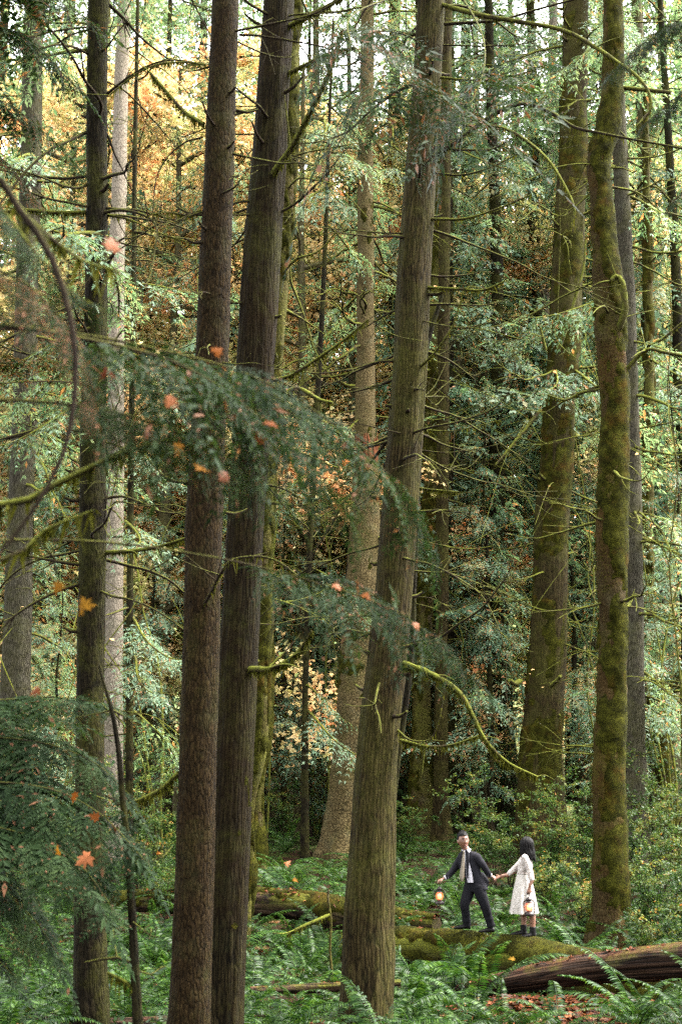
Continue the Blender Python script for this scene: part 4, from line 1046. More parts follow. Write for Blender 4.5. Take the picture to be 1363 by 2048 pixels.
LY = 'tall maple in yellow autumn leaf behind the dark trunks'
LO = 'maple with orange autumn leaves behind the left trunks'
LG = 'maple with green and yellowing leaves in the background'
for px, Y, v, s in [(700, 50, 2, .8), (960, 50, 0, .8), (1300, 50, 2, .8), (880, 55, 0, .9), (1160, 57, 2, .95), (1000, 54, 2, .8), (1290, 55, 0, .9), (780, 62, 0, .9), (1400, 58, 2, .9), (330, 47, 0, .95), (110, 48, 2, .9), (600, 47, 0, .95), (20, 48, 2, .8), (240, 50, 2, .85), (470, 52, 2, .9), (720, 58, 2, .9), (930, 62, 2, .9), (1060, 62, 0, .9), (1350, 62, 2, .9), (330, 54, 0, 1.0), (90, 54, 1, 1.1), (540, 58, 2, 1.0), (230, 60, 2, 1.1), (650, 66, 0, 1.1), (0, 62, 0, 1.2), (440, 68, 2, 1.15), (900, 72, 2, 1.1), (1300, 70, 0, 1.0),
                    (1110, 80, 2, 1.2), (430, 56, 3, .9), (780, 78, 0, 1.2), (130, 76, 2, 1.2), (330, 82, 0, 1.3), (-30, 52, 1, .9), (1220, 66, 3, .9), (740, 90, 2, 1.4), (1000, 92, 0, 1.4), (500, 92, 0, 1.4), (1200, 94, 2, 1.4), (1400, 92, 0, 1.4), (620, 76, 1, 1.2), (250, 94, 2, 1.5), (60, 96, 0, 1.5), (880, 100, 0, 1.6), (1340, 104, 2, 1.6),
                    (380, 50, 2, .55), (170, 52, 0, .6), (610, 56, 0, .55), (690, 60, 2, .6), (290, 58, 0, .6), (510, 52, 3, .55), (960, 64, 0, .6), (1240, 74, 2, .7), (1050, 70, 0, .7)]:
    maple(px_x(px, Y), Y, v, s, q.uniform(0, 6.28), (LY, LO, LY, LG)[v], ('yellow maples', 'orange maples', 'yellow maples', 'green maples')[v] + ' in the background')

# vine maples: arching mossy stems with few leaves
def vine_maple(x, y, seed, n_stem, H, label, leaves=160, reach=2.2, mat='maple_yellow', group='arching vine maples'):
    q = np.random.default_rng(seed)
    o0 = np.array([x, y, gzf(x, y)])
    root = thing('vine_maple', o0, label, 'tree', group)
    REG.append((root, 681.5 + x / y * FPX, y, 'arching mossy vine maple'))
    ends = []
    for k in range(n_stem):
        az = q.uniform(0, 6.28)
        h = H * q.uniform(.6, 1.1)
        rc = reach * q.uniform(.5, 1.3)
        t = np.linspace(0, 1, 9)
        hook = q.uniform(.0, .55)
        P = np.stack([math.cos(az) * rc * t ** 1.7, math.sin(az) * rc * t ** 1.7, h * (t - hook * t ** 3.2)], 1) + np.cumsum(q.normal(0, .10 * H / 6, (9, 3)), 0) * (.3 + .7 * t)[:, None]
        P += o0 + np.array([0, 0, -.1])
        polys = [(P, np.linspace(.032, .012, 9) * q.uniform(.6, 1.2))]
        for _ in range(7):
            i = int(q.integers(3, 9))
            d = q.normal(0, 1, 3) + np.array([math.cos(az) * .5, math.sin(az) * .5, .1])
            d /= np.linalg.norm(d)
            L = H * q.uniform(.08, .28)
            e = P[i] + d * L + np.array([0, 0, -.15 * L])
            polys.append((np.array([P[i], P[i] + d * L * .5 + q.normal(0, .06, 3), e]), np.array([.014, .010, .005])))
            ends += [e, P[i] + d * L * .5]
        b = MB()
        for j, (pp, rr) in enumerate(polys):
            b.tube(pp, rr, 6 if j == 0 else 4, 0, .5, .2, .25, seed + j)
        b.build('stem', M['mossbranch'], root, True, o0)
    if leaves:
        ends = np.array(ends)
        c = ends[q.integers(0, len(ends), leaves)] + q.normal(0, .25, (leaves, 3))
        V, F, k = leaf_polys(c, .13 * q.uniform(.7, 1.2, leaves), q, MAPLE_FAR)
        b = MB()
        b.add(V, F, 0, np.repeat(q.random(leaves), k))
        tag(b.build('foliage', M[mat], root, False, o0), kind='stuff')

LV = 'arching mossy vine maple with thin curved stems behind the big trunks'
for k, (px, Y, n, H) in enumerate([(600, 46, 3, 22), (660, 45, 4, 25), (630, 48, 4, 28), (1335, 38, 5, 21), (1190, 42, 3, 22), (330, 36, 3, 14), (90, 32, 4, 14), (1375, 36, 4, 16), (540, 42, 3, 22)]):
    vine_maple(px_x(px, Y), Y, 700 + k, n, H, LV, 14, 3.2, 'maple_orange')

# ------------------------------------------------------------------ near hemlock boughs reaching into the picture
q1 = np.random.default_rng(90)
BT_NEAR = [bough(q1, 16, .50, 13, .20, .0175, .10, .0, .55, .06, 8) for _ in range(3)]
BT_SIDE = [bough(q1, 15, .55, 10, .26, .032, .12, .05, .5, .06, 6) for _ in range(3)]

def near_tree(name, x, y, h, r, label, mat='cedar_dark'):
    o0 = np.array([x, y, gzf(x, y)])
    root = thing(name, o0, label, 'tree')
    b = MB()
    z = np.linspace(-.2, h, 10)
    qz = np.random.default_rng(int(abs(x) * 100))
    b.tube(np.stack([x + np.cumsum(qz.normal(0, .01, 10)), y + np.cumsum(qz.normal(0, .01, 10)), o0[2] + z], 1), np.linspace(r, r * .4, 10), 16, 0, .5, .1, .15, 3)
    b.build('trunk', M[mat], root, True, o0)
    return root, o0

def bough_along(root, o0, pp, r0, tmpl, seed, width=1.0, leaf='hemlock_leaf', t0=.15, roll=0., wood='mossbranch', hang=0, brown=.05, dz=0.):
    """a live bough whose spine follows the survey points pp = [(px, py, depth)]"""
    qq = np.random.default_rng(seed)
    S = np.array([W(*p) for p in pp])
    P, _ = resample(S, np.zeros(len(S)), .03)
    Q, rn, spine, sub = tmpl
    T, N, B = frames(P)
    L = np.concatenate([[0], np.cumsum(np.linalg.norm(np.diff(P, axis=0), axis=1))])
    tot = L[-1]
    # bend the template along the curve: x -> arclength, y -> sideways, z -> up
    X = Q.reshape(-1, 3).copy()
    sz = np.interp(X[:, 0], np.linspace(0, 1, 9), spine[:, 2])
    X[:, 2] -= sz
    t = np.clip(t0 + (1 - t0) * X[:, 0], 0, 1.2)
    s = t * tot
    ctr = np.stack([np.interp(s, L, P[:, i]) for i in range(3)], 1)
    over = np.clip(s - tot, 0, None)[:, None]
    tg = np.stack([np.interp(s, L, T[:, i]) for i in range(3)], 1)
    side = np.cross(tg, (0, 0, 1.))
    side /= np.linalg.norm(side, axis=1)[:, None] + 1e-9
    upv = np.cross(side, tg)
    side, upv = side * math.cos(roll) + upv * math.sin(roll), upv * math.cos(roll) - side * math.sin(roll)
    V = ctr + tg * over + side * (X[:, 1] * tot * width)[:, None] + upv * (X[:, 2] * tot * width)[:, None] + np.array([0, 0, dz])
    b = MB()
    b.tube(P, np.linspace(r0 * .7, r0 * .12, len(P)), 8, 0, .5, None, .2, seed)
    mats = [M[wood]]
    br = b.build('bough', mats, root, True, o0)
    rn = np.clip(rn * .9 + qq.normal(0, .05), 0, .93)
    n4 = len(rn)
    rn[qq.random(n4) < brown] = .99
    fb = MB()
    fb.quads(V.reshape(-1, 4, 3), 0, rn)
    f = fb.build('foliage', M[leaf], br, False, o0)
    f['kind'] = 'stuff'

nt1, no1 = near_tree('hemlock_tree', -1.75, 4.3, 7.5, .09, 'near hemlock whose blurred bough sweeps across the picture from the left')
bough_along(nt1, no1, [(-420, 700, 4.3), (-60, 650, 4.3), (180, 680, 4.4), (360, 730, 4.5), (500, 820, 4.7), (610, 930, 4.9), (680, 1040, 5.1)], .014, BT_NEAR[0], 1, .66, t0=.34, roll=-.35, wood='branch')
bough_along(nt1, no1, [(-420, 660, 4.4), (60, 660, 4.6), (320, 700, 4.8), (520, 760, 5.0), (680, 860, 5.2), (800, 980, 5.4), (850, 1110, 5.6)], .012, BT_NEAR[1], 2, .46, t0=.42, roll=-.5, wood='branch')
bough_along(nt1, no1, [(-420, 820, 4.3), (0, 800, 4.4), (250, 830, 4.5), (430, 900, 4.6), (560, 1000, 4.7)], .012, BT_NEAR[2], 3, .50, t0=.45, roll=-.2, wood='branch')
bough_along(nt1, no1, [(-420, 1100, 5.2), (100, 1080, 5.5), (400, 1110, 5.8), (650, 1170, 6.0), (820, 1240, 6.2), (980, 1390, 6.4)], .010, BT_NEAR[0], 4, .34, t0=.55, roll=-.6, wood='branch')
bough_along(nt1, no1, [(-420, 300, 4.0), (-100, 330, 3.9), (120, 560, 3.9), (240, 640, 3.9)], .012, BT_NEAR[2], 8, .30, t0=.5, roll=.2, wood='mossbranch')
bough_along(nt1, no1, [(-420, 560, 4.2), (-150, 520, 4.2), (40, 560, 4.2), (160, 700, 4.2), (200, 860, 4.2)], .012, BT_NEAR[1], 9, .45, t0=.4, roll=.0, wood='branch', brown=.3)
for pp, r0, r1, mt in (([(-380, 420, 3.6), (-60, 330, 3.6), (40, 420, 3.6), (105, 520, 3.6), (143, 650, 3.6), (150, 780, 3.6), (125, 910, 3.6), (60, 1030, 3.6), (-20, 1130, 3.6)], .011, .006, 'twig'),
                       ([(-380, 1010, 4.8), (0, 1010, 4.8), (120, 965, 4.8), (250, 905, 4.8), (355, 878, 4.8), (430, 890, 4.8)], .014, .006, 'mossbranch'),
                       ([(-380, 330, 4.0), (-40, 350, 4.0), (60, 440, 4.0), (160, 520, 4.0), (230, 540, 4.0)], .009, .004, 'mossbranch'),
                       ([(-380, 1180, 4.6), (0, 1120, 4.7), (90, 1060, 4.8), (190, 1020, 4.9)], .008, .003, 'mossbranch')):
    P, rr = poly_px(pp, r0, r1)
    add_branch(nt1, no1, [(P, rr)], mt, 8, 130 if mt == 'mossbranch' else 0, 77)

nt2, no2 = near_tree('hemlock_tree', -4.1, 9.6, 8.0, .10, 'hemlock at the lower left whose layered dark green boughs hang before the trunks')
for k, (pp, w, t0, roll) in enumerate([
        ([(-560, 1480, 9.6), (-200, 1420, 9.5), (0, 1400, 9.4), (120, 1395, 9.3), (230, 1410, 9.2)], .40, .42, -.2),
        ([(-560, 1540, 9.6), (-150, 1480, 9.4), (50, 1480, 9.3), (180, 1520, 9.2), (260, 1590, 9.1)], .40, .45, -.3),
        ([(-560, 1620, 9.6), (-150, 1570, 9.2), (60, 1570, 9.0), (190, 1620, 8.9), (290, 1720, 8.8)], .44, .45, -.35),
        ([(-560, 1720, 9.6), (-150, 1650, 9.0), (20, 1660, 8.8), (150, 1720, 8.7), (235, 1830, 8.6)], .44, .42, -.4),
        ([(-560, 1800, 9.6), (-200, 1740, 9.2), (-40, 1760, 9.0), (60, 1830, 8.9), (130, 1930, 8.8)], .42, .40, -.3),
        ([(-560, 1560, 9.9), (-120, 1440, 10.2), (60, 1430, 10.3), (170, 1450, 10.4)], .40, .45, .1),
        ([(-560, 1900, 9.6), (-200, 1850, 9.3), (-60, 1880, 9.2), (40, 1960, 9.1)], .40, .40, -.2),
        ([(-560, 1660, 9.8), (-200, 1600, 9.7), (-20, 1610, 9.7), (120, 1680, 9.6), (200, 1790, 9.5)], .42, .40, -.1),
        ([(-560, 1780, 9.8), (-250, 1710, 9.6), (-80, 1720, 9.5), (20, 1790, 9.4), (80, 1900, 9.4)], .42, .38, -.1)]):
    bough_along(nt2, no2, pp, .016, BT_SIDE[k % 3], 20 + k, w, t0=t0, roll=roll, wood='branch', brown=.03)
# dark twiggy boughs at the upper left, further back
nt4, no4 = near_tree('hemlock_tree', -5.6, 12.0, 12, .12, 'hemlock with sparse dark twiggy boughs in the upper left corner')
for k, (pp, w, br_) in enumerate([([(-700, 60, 12), (-200, 30, 12), (20, 60, 12), (170, 190, 12)], .30, .08), ([(-700, 160, 12), (-200, 150, 12), (0, 200, 12), (130, 300, 12)], .28, .1),
                                  ([(-700, -60, 12), (-150, -40, 12), (60, -10, 12), (210, 60, 12)], .30, .08), ([(-700, 300, 12), (-200, 260, 12), (-20, 300, 12), (90, 420, 12)], .16, .3), ([(-700, 900, 12), (-200, 760, 12), (0, 720, 12), (160, 730, 12)], .2, .3), ([(-700, 760, 12), (-200, 560, 12), (0, 560, 12), (130, 600, 12)], .16, .4)]):
    bough_along(nt4, no4, pp, .02, BT_SIDE[k % 3], 40 + k, w, t0=.5, roll=.1, wood='branch', brown=br_)
nt3, no3 = near_tree('hemlock_tree', 2.15, 6.0, 9.0, .09, 'near hemlock whose dark blurred sprays hang into the upper right corner')
for k, (pp, w) in enumerate([([(1800, 60, 6.0), (1560, 20, 6.0), (1420, 40, 6.0), (1320, 60, 6.0), (1215, 150, 6.0)], .46), ([(1800, 160, 6.0), (1500, 130, 6.0), (1400, 160, 6.0), (1285, 250, 6.0)], .44), ([(1800, 300, 6.0), (1540, 280, 6.0), (1420, 330, 6.0), (1330, 420, 6.0)], .3)]):
    bough_along(nt3, no3, pp, .010, BT_SIDE[k], 60 + k, w, t0=.4, roll=.3, wood='branch', brown=.05)
BT_THIN = [bough(q1, 15, .46, 10, .22, .019, .12, .0, .55, .1, 5) for _ in range(3)]
root, o0, _, _ = TREES['T4']
for k, (pp, w) in enumerate([([(864, -90, 18.2), (960, 60, 14), (950, 190, 11), (890, 200, 10), (800, 170, 9.5), (720, 190, 9.2), (640, 330, 9.0)], .19), ([(864, -30, 18.2), (720, 20, 14), (700, 80, 11), (760, 130, 9.8), (850, 180, 9.4), (960, 250, 9.2)], .18)]):
    bough_along(root, o0, pp, .020, BT_THIN[k], 80 + k, w, t0=.55, roll=-.4, wood='branch', brown=.12)

# maple leaves caught on the near boughs
M['near_orange'] = leafy('near_orange_leaf', [(0., (.11, .042, .005)), (.5, (.090, .026, .003)), (1., (.055, .011, .002))], .6, .35, .06, .2, (1.15, 1.0, .75))
M['near_yellow'] = leafy('near_yellow_leaf', [(0., (.12, .082, .008)), (.5, (.125, .058, .006)), (1., (.10, .033, .004))], .6, .35, .06, .2, (1.15, 1.0, .75))
LEAF_FRONT = [
    (408, 935, 4.35, .062, 'near_yellow', .72, 'amber maple leaf caught on the blurred bough before the brown trunk'),
    (551, 850, 4.45, .058, 'near_orange', .75, 'deep orange maple leaf on the blurred bough right of the dark cedar'),
    (215, 742, 4.25, .060, 'near_orange', .95, 'rust-red maple leaf on the bough before the dark left trunk'),
    (432, 702, 4.4, .045, 'near_orange', .5, 'small orange leaf at the top edge of the blurred bough'),
    (345, 795, 4.3, .055, 'litter', .95, 'pinkish dry leaf in the middle of the blurred bough'),
    (300, 865, 4.3, .040, 'litter', .8, 'dark red leaf hanging under the blurred bough'),
    (355, 890, 4.3, .045, 'near_yellow', .7, 'ochre leaf hanging by the mossy near branch'),
    (455, 950, 4.4, .050, 'litter', .6, 'brown leaf right of the amber leaf'),
    (225, 495, 3.95, .060, 'litter', .85, 'curled red-brown leaf on the near left branch'),
    (165, 1213, 4.5, .065, 'near_yellow', .45, 'yellow maple leaf before the dark left trunk'),
    (118, 1167, 4.5, .045, 'near_yellow', .6, 'golden leaf left of the yellow maple leaf'),
    (732, 1192, 5.9, .050, 'near_orange', .5, 'orange leaf folded over a twig before the central trunk'),
    (672, 1168, 5.9, .045, 'litter', .96, 'pinkish dry leaf on the twig left of the central trunk'),
    (838, 1248, 6.1, .050, 'litter', .96, 'pale dry leaf lying flat on the lower bough'),
    (520, 885, 4.6, .050, 'litter', .95, 'long pinkish dry leaf below the deep orange leaf'),
    (75, 1378, 5.4, .050, 'litter', .75, 'brown leaf hanging at the left above the layered boughs'),
    (176, 1712, 8.4, .110, 'litter', .96, 'large pinkish-brown leaf lying on the lower left boughs'),
    (150, 1588, 8.8, .075, 'near_orange', .45, 'peach leaf on the layered boughs near the sapling'),
    (120, 1705, 8.5, .065, 'near_yellow', .5, 'golden leaf on the layered boughs left of the pinkish leaf'),
    (195, 1635, 8.7, .070, 'litter', .9, 'curled brown leaf by the sapling stem'),
]
for k, (px, py, Y, sz, mt, rv, lab) in enumerate(LEAF_FRONT):
    ql = np.random.default_rng(1500 + k)
    p = W(px, py, Y)
    nrm = Vector((ql.normal(0, .8), -1, ql.normal(.3, .8))).normalized()
    V, F, kk = leaf_polys(np.zeros((1, 3)), sz * 1.3, ql, MAPLE_OUT, .1, 0)
    b = MB()
    b.add(V, F, 0, rv)
    st = np.array([[0, 0, 0], V[0] * .6, V[0] * 1.6 + np.array([0, 0, .004])])
    b.tube(st, [.0012, .001, .001], 4, 0, rv)
    o = b.build('maple_leaf', M[mt], None, True)
    o.location = p
    o.rotation_euler = nrm.to_track_quat('Z', 'Y').to_euler()
    o.rotation_euler.rotate_axis('Z', ql.uniform(0, 6.28))
    tag(o, lab, 'leaf', 'leaves caught on the near boughs')

# ------------------------------------------------------------------ sword ferns
def frond_mesh(seed, e0, e1, dead=False):
    q = np.random.default_rng(seed)
    n = 15
    ang = np.linspace(e0, e1, n)
    P = np.zeros((n + 1, 3))
    yaw = 0.
    for k in range(n):
        yaw += q.normal(0, .03)
        a = R(ang[k])
        P[k + 1] = P[k] + np.array([math.cos(a) * math.cos(yaw), math.cos(a) * math.sin(yaw), math.sin(a)]) / n
    T, N, B = frames(P)
    side = np.cross(T, (0, 0, 1.))
    side /= np.linalg.norm(side, axis=1)[:, None]
    upv = np.cross(side, T)
    tp = np.linspace(0, 1, n + 1)
    np_ = 38
    Q = []
    for k in range(np_):
        t = .10 + .89 * (k + .5) / np_
        p = np.array([np.interp(t, tp, P[:, i]) for i in range(3)])
        tg, sd, up = (np.array([np.interp(t, tp, A[:, i]) for i in range(3)]) for A in (T, side, upv))
        prof = min(1, .55 + t * 1.6) * min(1, (1.02 - t) / .55) ** .8
        for s in (-1, 1):
            l = .118 * prof * q.uniform(.88, 1.1)
            d = sd * s + tg * .32 - up * q.uniform(.05, .4)
            d /= np.linalg.norm(d)
            w = tg * .0100 * q.uniform(.85, 1.15) + up * q.normal(0, .004)
            Q.append([p - w * .8, p + w * .6, p + d * l * .55 + w, p + d * l - up * l * .18])
            Q.append([p - w * .8, p + d * l * .55 + w, p + d * l - up * l * .18, p + d * l * .45 - w * .9])
    Q = np.array(Q)[1::2]      # one narrow blade per pinna
    b = MB()
    b.quads(Q, 0, q.uniform(.1, .9, len(Q)))
    b.tube(P, np.linspace(.006, .002, n + 1), 3, 0, .3, caps=False)
    return b.mesh('frond', M['fern_dead' if dead else 'fern'], True)

FRONDS = [frond_mesh(600 + k, *e) for k, e in enumerate([(72, -28), (62, -40), (55, -22), (48, -45), (38, -38), (80, 5), (30, -30)])]
FROND_DEAD = frond_mesh(650, 20, -40, True)

def whole_fern(seed, n):
    """all fronds of a distant fern as one mesh"""
    q = np.random.default_rng(seed)
    b = MB()
    for k in range(n):
        me = FRONDS[int(q.integers(0, len(FRONDS)))]
        nv = len(me.vertices)
        co = np.zeros(nv * 3, np.float32)
        me.vertices.foreach_get('co', co)
        co = co.reshape(-1, 3) * q.uniform(.7, 1.15)
        ls = np.zeros(len(me.polygons), np.int32)
        me.polygons.foreach_get('loop_start', ls)
        li = np.zeros(len(me.loops), np.int32)
        me.loops.foreach_get('vertex_index', li)
        b.add(co @ rotz(k / n * 6.28 + q.normal(0, .3)).T, li.reshape(-1, 4), 0, q.uniform(.1, .9, len(ls)))
    return b.mesh('fern', M['fern'], True)

FAR_FERNS = [whole_fern(660 + k, 13) for k in range(4)]

# keep-out circles: trunks, people; segments: logs
AVOID = [(TREES[k][1][0], TREES[k][1][1], .5 + TREES[k][3][2]) for k in TREES]
LOGSEG = [(LA_P, LA_R), (LB_P, LB_R), (LC_P, LC_R)]

def clear_of(x, y, pad):
    for ax, ay, ar in AVOID:
        if (x - ax) ** 2 + (y - ay) ** 2 < (ar * .75 + pad * .3) ** 2:
            return False
    for P, r in LOGSEG:
        d = np.hypot(P[:, 0] - x, P[:, 1] - y)
        i = int(np.argmin(d))
        if d[i] < r[i] + pad:
            return False
    return True

def in_view(x, y, pad=.6):
    return abs(x) < y * .245 + pad

qf = np.random.default_rng(61)
ferns = []
tries = 0
while len(ferns) < 200 and tries < 9000:
    tries += 1
    y = qf.uniform(17.2, 33)
    x = qf.uniform(-1, 1) * (y * .245 + .8)
    if not clear_of(x, y, .28):
        continue
    if x > 1.3 and y < 22.2 and qf.random() < (.985 if y > 18.6 else .7):      # open litter before the logs
        continue
    if 1.4 < x < 4.2 and 22.0 < y < 24.6 and qf.random() < .6:
        continue
    if any((x - a) ** 2 + (y - c) ** 2 < (.62 if y < 26 else .7) ** 2 for a, c in ferns):
        continue
    ferns.append((x, y))
N_RANDOM = len(ferns)
# a few set where the photograph shows them clearly
for px, py_, Y in ((905, 1925, 22.6), (868, 1990, 21.0), (830, 1930, 22.4), (955, 1950, 21.9), (1235, 2010, 19.4), (1330, 2035, 18.6), (1255, 1895, 24.9), (1120, 1870, 25.4), (930, 2035, 19.0), (810, 2020, 19.6), (1340, 1880, 24.6), (1000, 0, 24.75), (1045, 0, 25.0), (1090, 0, 24.6), (1115, 0, 24.3), (1150, 0, 24.0), (890, 0, 25.3), (950, 0, 25.2), (845, 0, 25.6), (920, 0, 25.9), (985, 0, 25.8), (1070, 0, 25.7), (1130, 0, 25.2), (1165, 0, 25.6), (1290, 0, 23.4), (1350, 0, 23.0)):
    ferns.append((px_x(px, Y) * 1.0, Y))

def fern_zone(x, y):
    px = 681.5 + x / y * FPX
    far_ = 'front' if y < 21 else 'middle' if y < 26 else 'back'
    if px < 180:
        return 'sword fern in the %s of the undergrowth left of the dark left trunk' % far_, 'ferns at the left edge'
    if px < 370:
        return 'sword fern in the %s of the undergrowth between dark left and brown trunks' % far_, 'ferns between the left trunks'
    if px < 700:
        if y < 26.5:
            return 'sword fern %s between the dark cedar and the central cedar' % ('low in front' if y < 21 else 'before the rotting log'), 'ferns between the two foreground cedars'
        return 'sword fern on the rise beyond the rotting log', 'ferns behind the rotting log'
    if y < 22.6 and px < 1010:
        return '%s sword fern before the mossy log, right of the central cedar' % ('low front' if y < 20 else 'arching'), 'ferns in front of the mossy log'
    if y < 22.6:
        return 'sword fern by the red leaf litter beneath the bare log', 'ferns by the leaf litter'
    if px < 920:
        return 'sword fern in the %s of the bank left of the man' % far_, 'ferns left of the man'
    if px < 1180:
        return 'sword fern in the %s of the bank behind the couple' % far_, 'ferns behind the couple'
    return 'sword fern in the %s round the foot of the right mossy maple' % far_, 'ferns round the right maple'

for k, (x, y) in enumerate(ferns):
    z = gzf(x, y)
    lab, grp = fern_zone(x, y)
    root = thing('sword_fern', (x, y, z - .02), lab, 'fern', grp)
    s = qf.uniform(.85, 1.45) * (1.0 if y < 26 else 1.1)
    if k >= N_RANDOM and y < 22.7:
        s *= 1.3
    n = int(qf.integers(9, 15))
    a0 = qf.uniform(0, 6.28)
    for j in range(n):
        o = link('frond', FRONDS[int(qf.integers(0, len(FRONDS)))], root)
        o.rotation_euler = (qf.normal(0, .16), qf.normal(0, .14), a0 + j * 6.283 / n + qf.normal(0, .22))
        sc = s * qf.uniform(.7, 1.12)
        o.scale = (sc, sc * qf.uniform(.85, 1.15), sc)
    if qf.random() < .35:
        o = link('frond', FROND_DEAD, root)
        o.rotation_euler.z = qf.uniform(0, 6.28)
        o.scale = (s * .8,) * 3
far = 0
LFF = 'fern in the bank of undergrowth at the foot of the far trunks'
pts_far, FARF = [], []
while far < 150:
    y = qf.uniform(33, 50)
    x = qf.uniform(-1, 1) * (y * .245 + 1)
    if not clear_of(x, y, .2) or any((x - a) ** 2 + (y - c) ** 2 < .8 ** 2 for a, c in pts_far):
        continue
    pts_far.append((x, y))
    o = link('sword_fern', FAR_FERNS[far % 4])
    o.location = (x, y, gzf(x, y) - .02)
    o.rotation_euler.z = qf.uniform(0, 6.28)
    s = qf.uniform(.85, 1.35)
    o.scale = (s, s, s)
    tag(o, LFF, 'fern', 'far ferns')
    FARF.append((o, 681.5 + x / y * FPX, y))
    far += 1

# ------------------------------------------------------------------ shrubs
def shrub_meshes(seed, H, n_stem, n_leaf, spread, lsz=.035):
    q = np.random.default_rng(seed)
    sb, ends = MB(), []
    for k in range(n_stem):
        az = q.uniform(0, 6.28)
        h, rc = H * q.uniform(.6, 1.1), spread * q.uniform(.3, 1.1)
        t = np.linspace(0, 1, 6)
        P = np.stack([math.cos(az) * rc * t ** 1.3, math.sin(az) * rc * t ** 1.3, h * t ** .9], 1) + np.cumsum(q.normal(0, .025, (6, 3)), 0)
        P[0, 2] = -.1
        sb.tube(P, np.linspace(.010, .003, 6), 4, 0, caps=False)
        for _ in range(9):
            i = int(q.integers(2, 6))
            d = q.normal(0, 1, 3) + np.array([0, 0, .25])
            d[2] *= .5
            d /= np.linalg.norm(d)
            e = P[i] + d * H * q.uniform(.10, .30)
            sb.tube(np.array([P[i], e]), [.004, .002], 3, 0, caps=False)
            u = np.linspace(.2, 1, 8)[:, None]
            ends.append(P[i] + (e - P[i]) * u)
    ends = np.vstack(ends)
    c = ends[q.integers(0, len(ends), n_leaf)] + q.normal(0, .03, (n_leaf, 3))
    nz = q.normal(0, .5, (n_leaf, 3)) + np.array([0, 0, 1.])
    nz /= np.linalg.norm(nz, axis=1)[:, None]
    d = np.cross(nz, q.normal(0, 1, (n_leaf, 3)))
    d /= np.linalg.norm(d, axis=1)[:, None]
    s = np.cross(nz, d)
    l = (lsz * q.uniform(.7, 1.2, n_leaf))[:, None]
    Q = np.stack([c - d * l * .9, c - d * l * .1 + s * l * .5, c + d * l, c - d * l * .1 - s * l * .5], 1)
    fb = MB()
    fb.quads(Q, 0, np.clip(vn(c[:, 0] * 3 + 30, c[:, 2] * 3 + 30, seed) * .9 + q.normal(0, .15, n_leaf), 0, 1))
    return sb.mesh('stem', M['twig']), fb.mesh('foliage', M['shrub'])

SHRUBS = [shrub_meshes(801, 1.5, 9, 2600, .8), shrub_meshes(802, 1.9, 10, 3200, .9), shrub_meshes(803, 1.1, 9, 2200, .7, .03), shrub_meshes(804, 2.3, 9, 3000, 1.0)]
LS1 = 'light green small-leaved shrub behind the couple and the right maple'
LS2 = 'leafy green shrub in the undergrowth beyond the left trunks'
for px, Y, v, s in [(1010, 33, 1, .85), (1075, 31, 2, 1.0), (1150, 29, 2, 1.1), (1285, 28, 1, 1.0), (1330, 27, 0, 1.0), (1300, 31, 3, 1.0), (1365, 30, 1, 1.1), (1270, 25.6, 2, 1.0), (1345, 25.2, 2, 1.1), (980, 34, 3, 1.0), (1160, 33, 3, 1.0), (1240, 34, 1, 1.2), (1400, 28, 3, 1.0), (1090, 34, 1, 1.1), (1195, 31, 2, 1.1), (1320, 36, 3, 1.2)]:
    root = thing('huckleberry_shrub', (px_x(px, Y), Y, gzf(px_x(px, Y), Y)), LS1, 'shrub', 'shrubs behind the couple')
    root.scale = (s, s, s)
    root.rotation_euler.z = qf.uniform(0, 6.28)
    link('stem', SHRUBS[v][0], root)
    REG.append((root, px, Y, 'small-leaved shrub'))
    tag(link('foliage', SHRUBS[v][1], root), kind='stuff')
for px, Y, v, s in [(290, 31, 1, 1.0), (320, 34, 3, 1.1), (110, 31, 1, 1.1), (60, 28, 0, 1.0), (570, 43, 1, 1.0), (620, 45, 3, 1.0), (180, 35, 3, 1.1), (345, 29, 0, .9), (800, 40, 0, 1.0), (10, 33, 3, 1.1)]:
    root = thing('huckleberry_shrub', (px_x(px, Y), Y, gzf(px_x(px, Y), Y)), LS2, 'shrub', 'shrubs beyond the left trunks')
    root.scale = (s, s, s)
    root.rotation_euler.z = qf.uniform(0, 6.28)
    link('stem', SHRUBS[v][0], root)
    REG.append((root, px, Y, 'small-leaved shrub'))
    tag(link('foliage', SHRUBS[v][1], root), kind='stuff')

# ------------------------------------------------------------------ leaf litter and low ground growth
ql = np.random.default_rng(55)
n = 6000
y = 16.5 + 20 * ql.random(n) ** 1.4
x = ql.uniform(-1, 1, n) * (y * .25 + .5)
c = np.stack([x, y, gz(x, y) + ql.uniform(.01, .04, n)], 1)
n2 = 5200      # thick litter before the logs
y2 = ql.uniform(17.6, 22.2, n2)
x2 = ql.uniform(1.0, 5.2, n2)
c = np.vstack([c, np.stack([x2, y2, gz(x2, y2) + ql.uniform(.01, .06, n2)], 1)])
V, F, k = leaf_polys(c, .10 * ql.uniform(.6, 1.5, len(c)), ql, MAPLE_FAR, .28, 0)
b = MB()
b.add(V, F, 0, np.repeat(np.clip(ql.beta(1.9, 2.0, len(c)) * 1.12, 0, 1), k))
tag(b.build('fallen_leaves', M['litter']), 'brown and orange maple leaves strewn over the forest floor', 'leaves', kind='stuff')

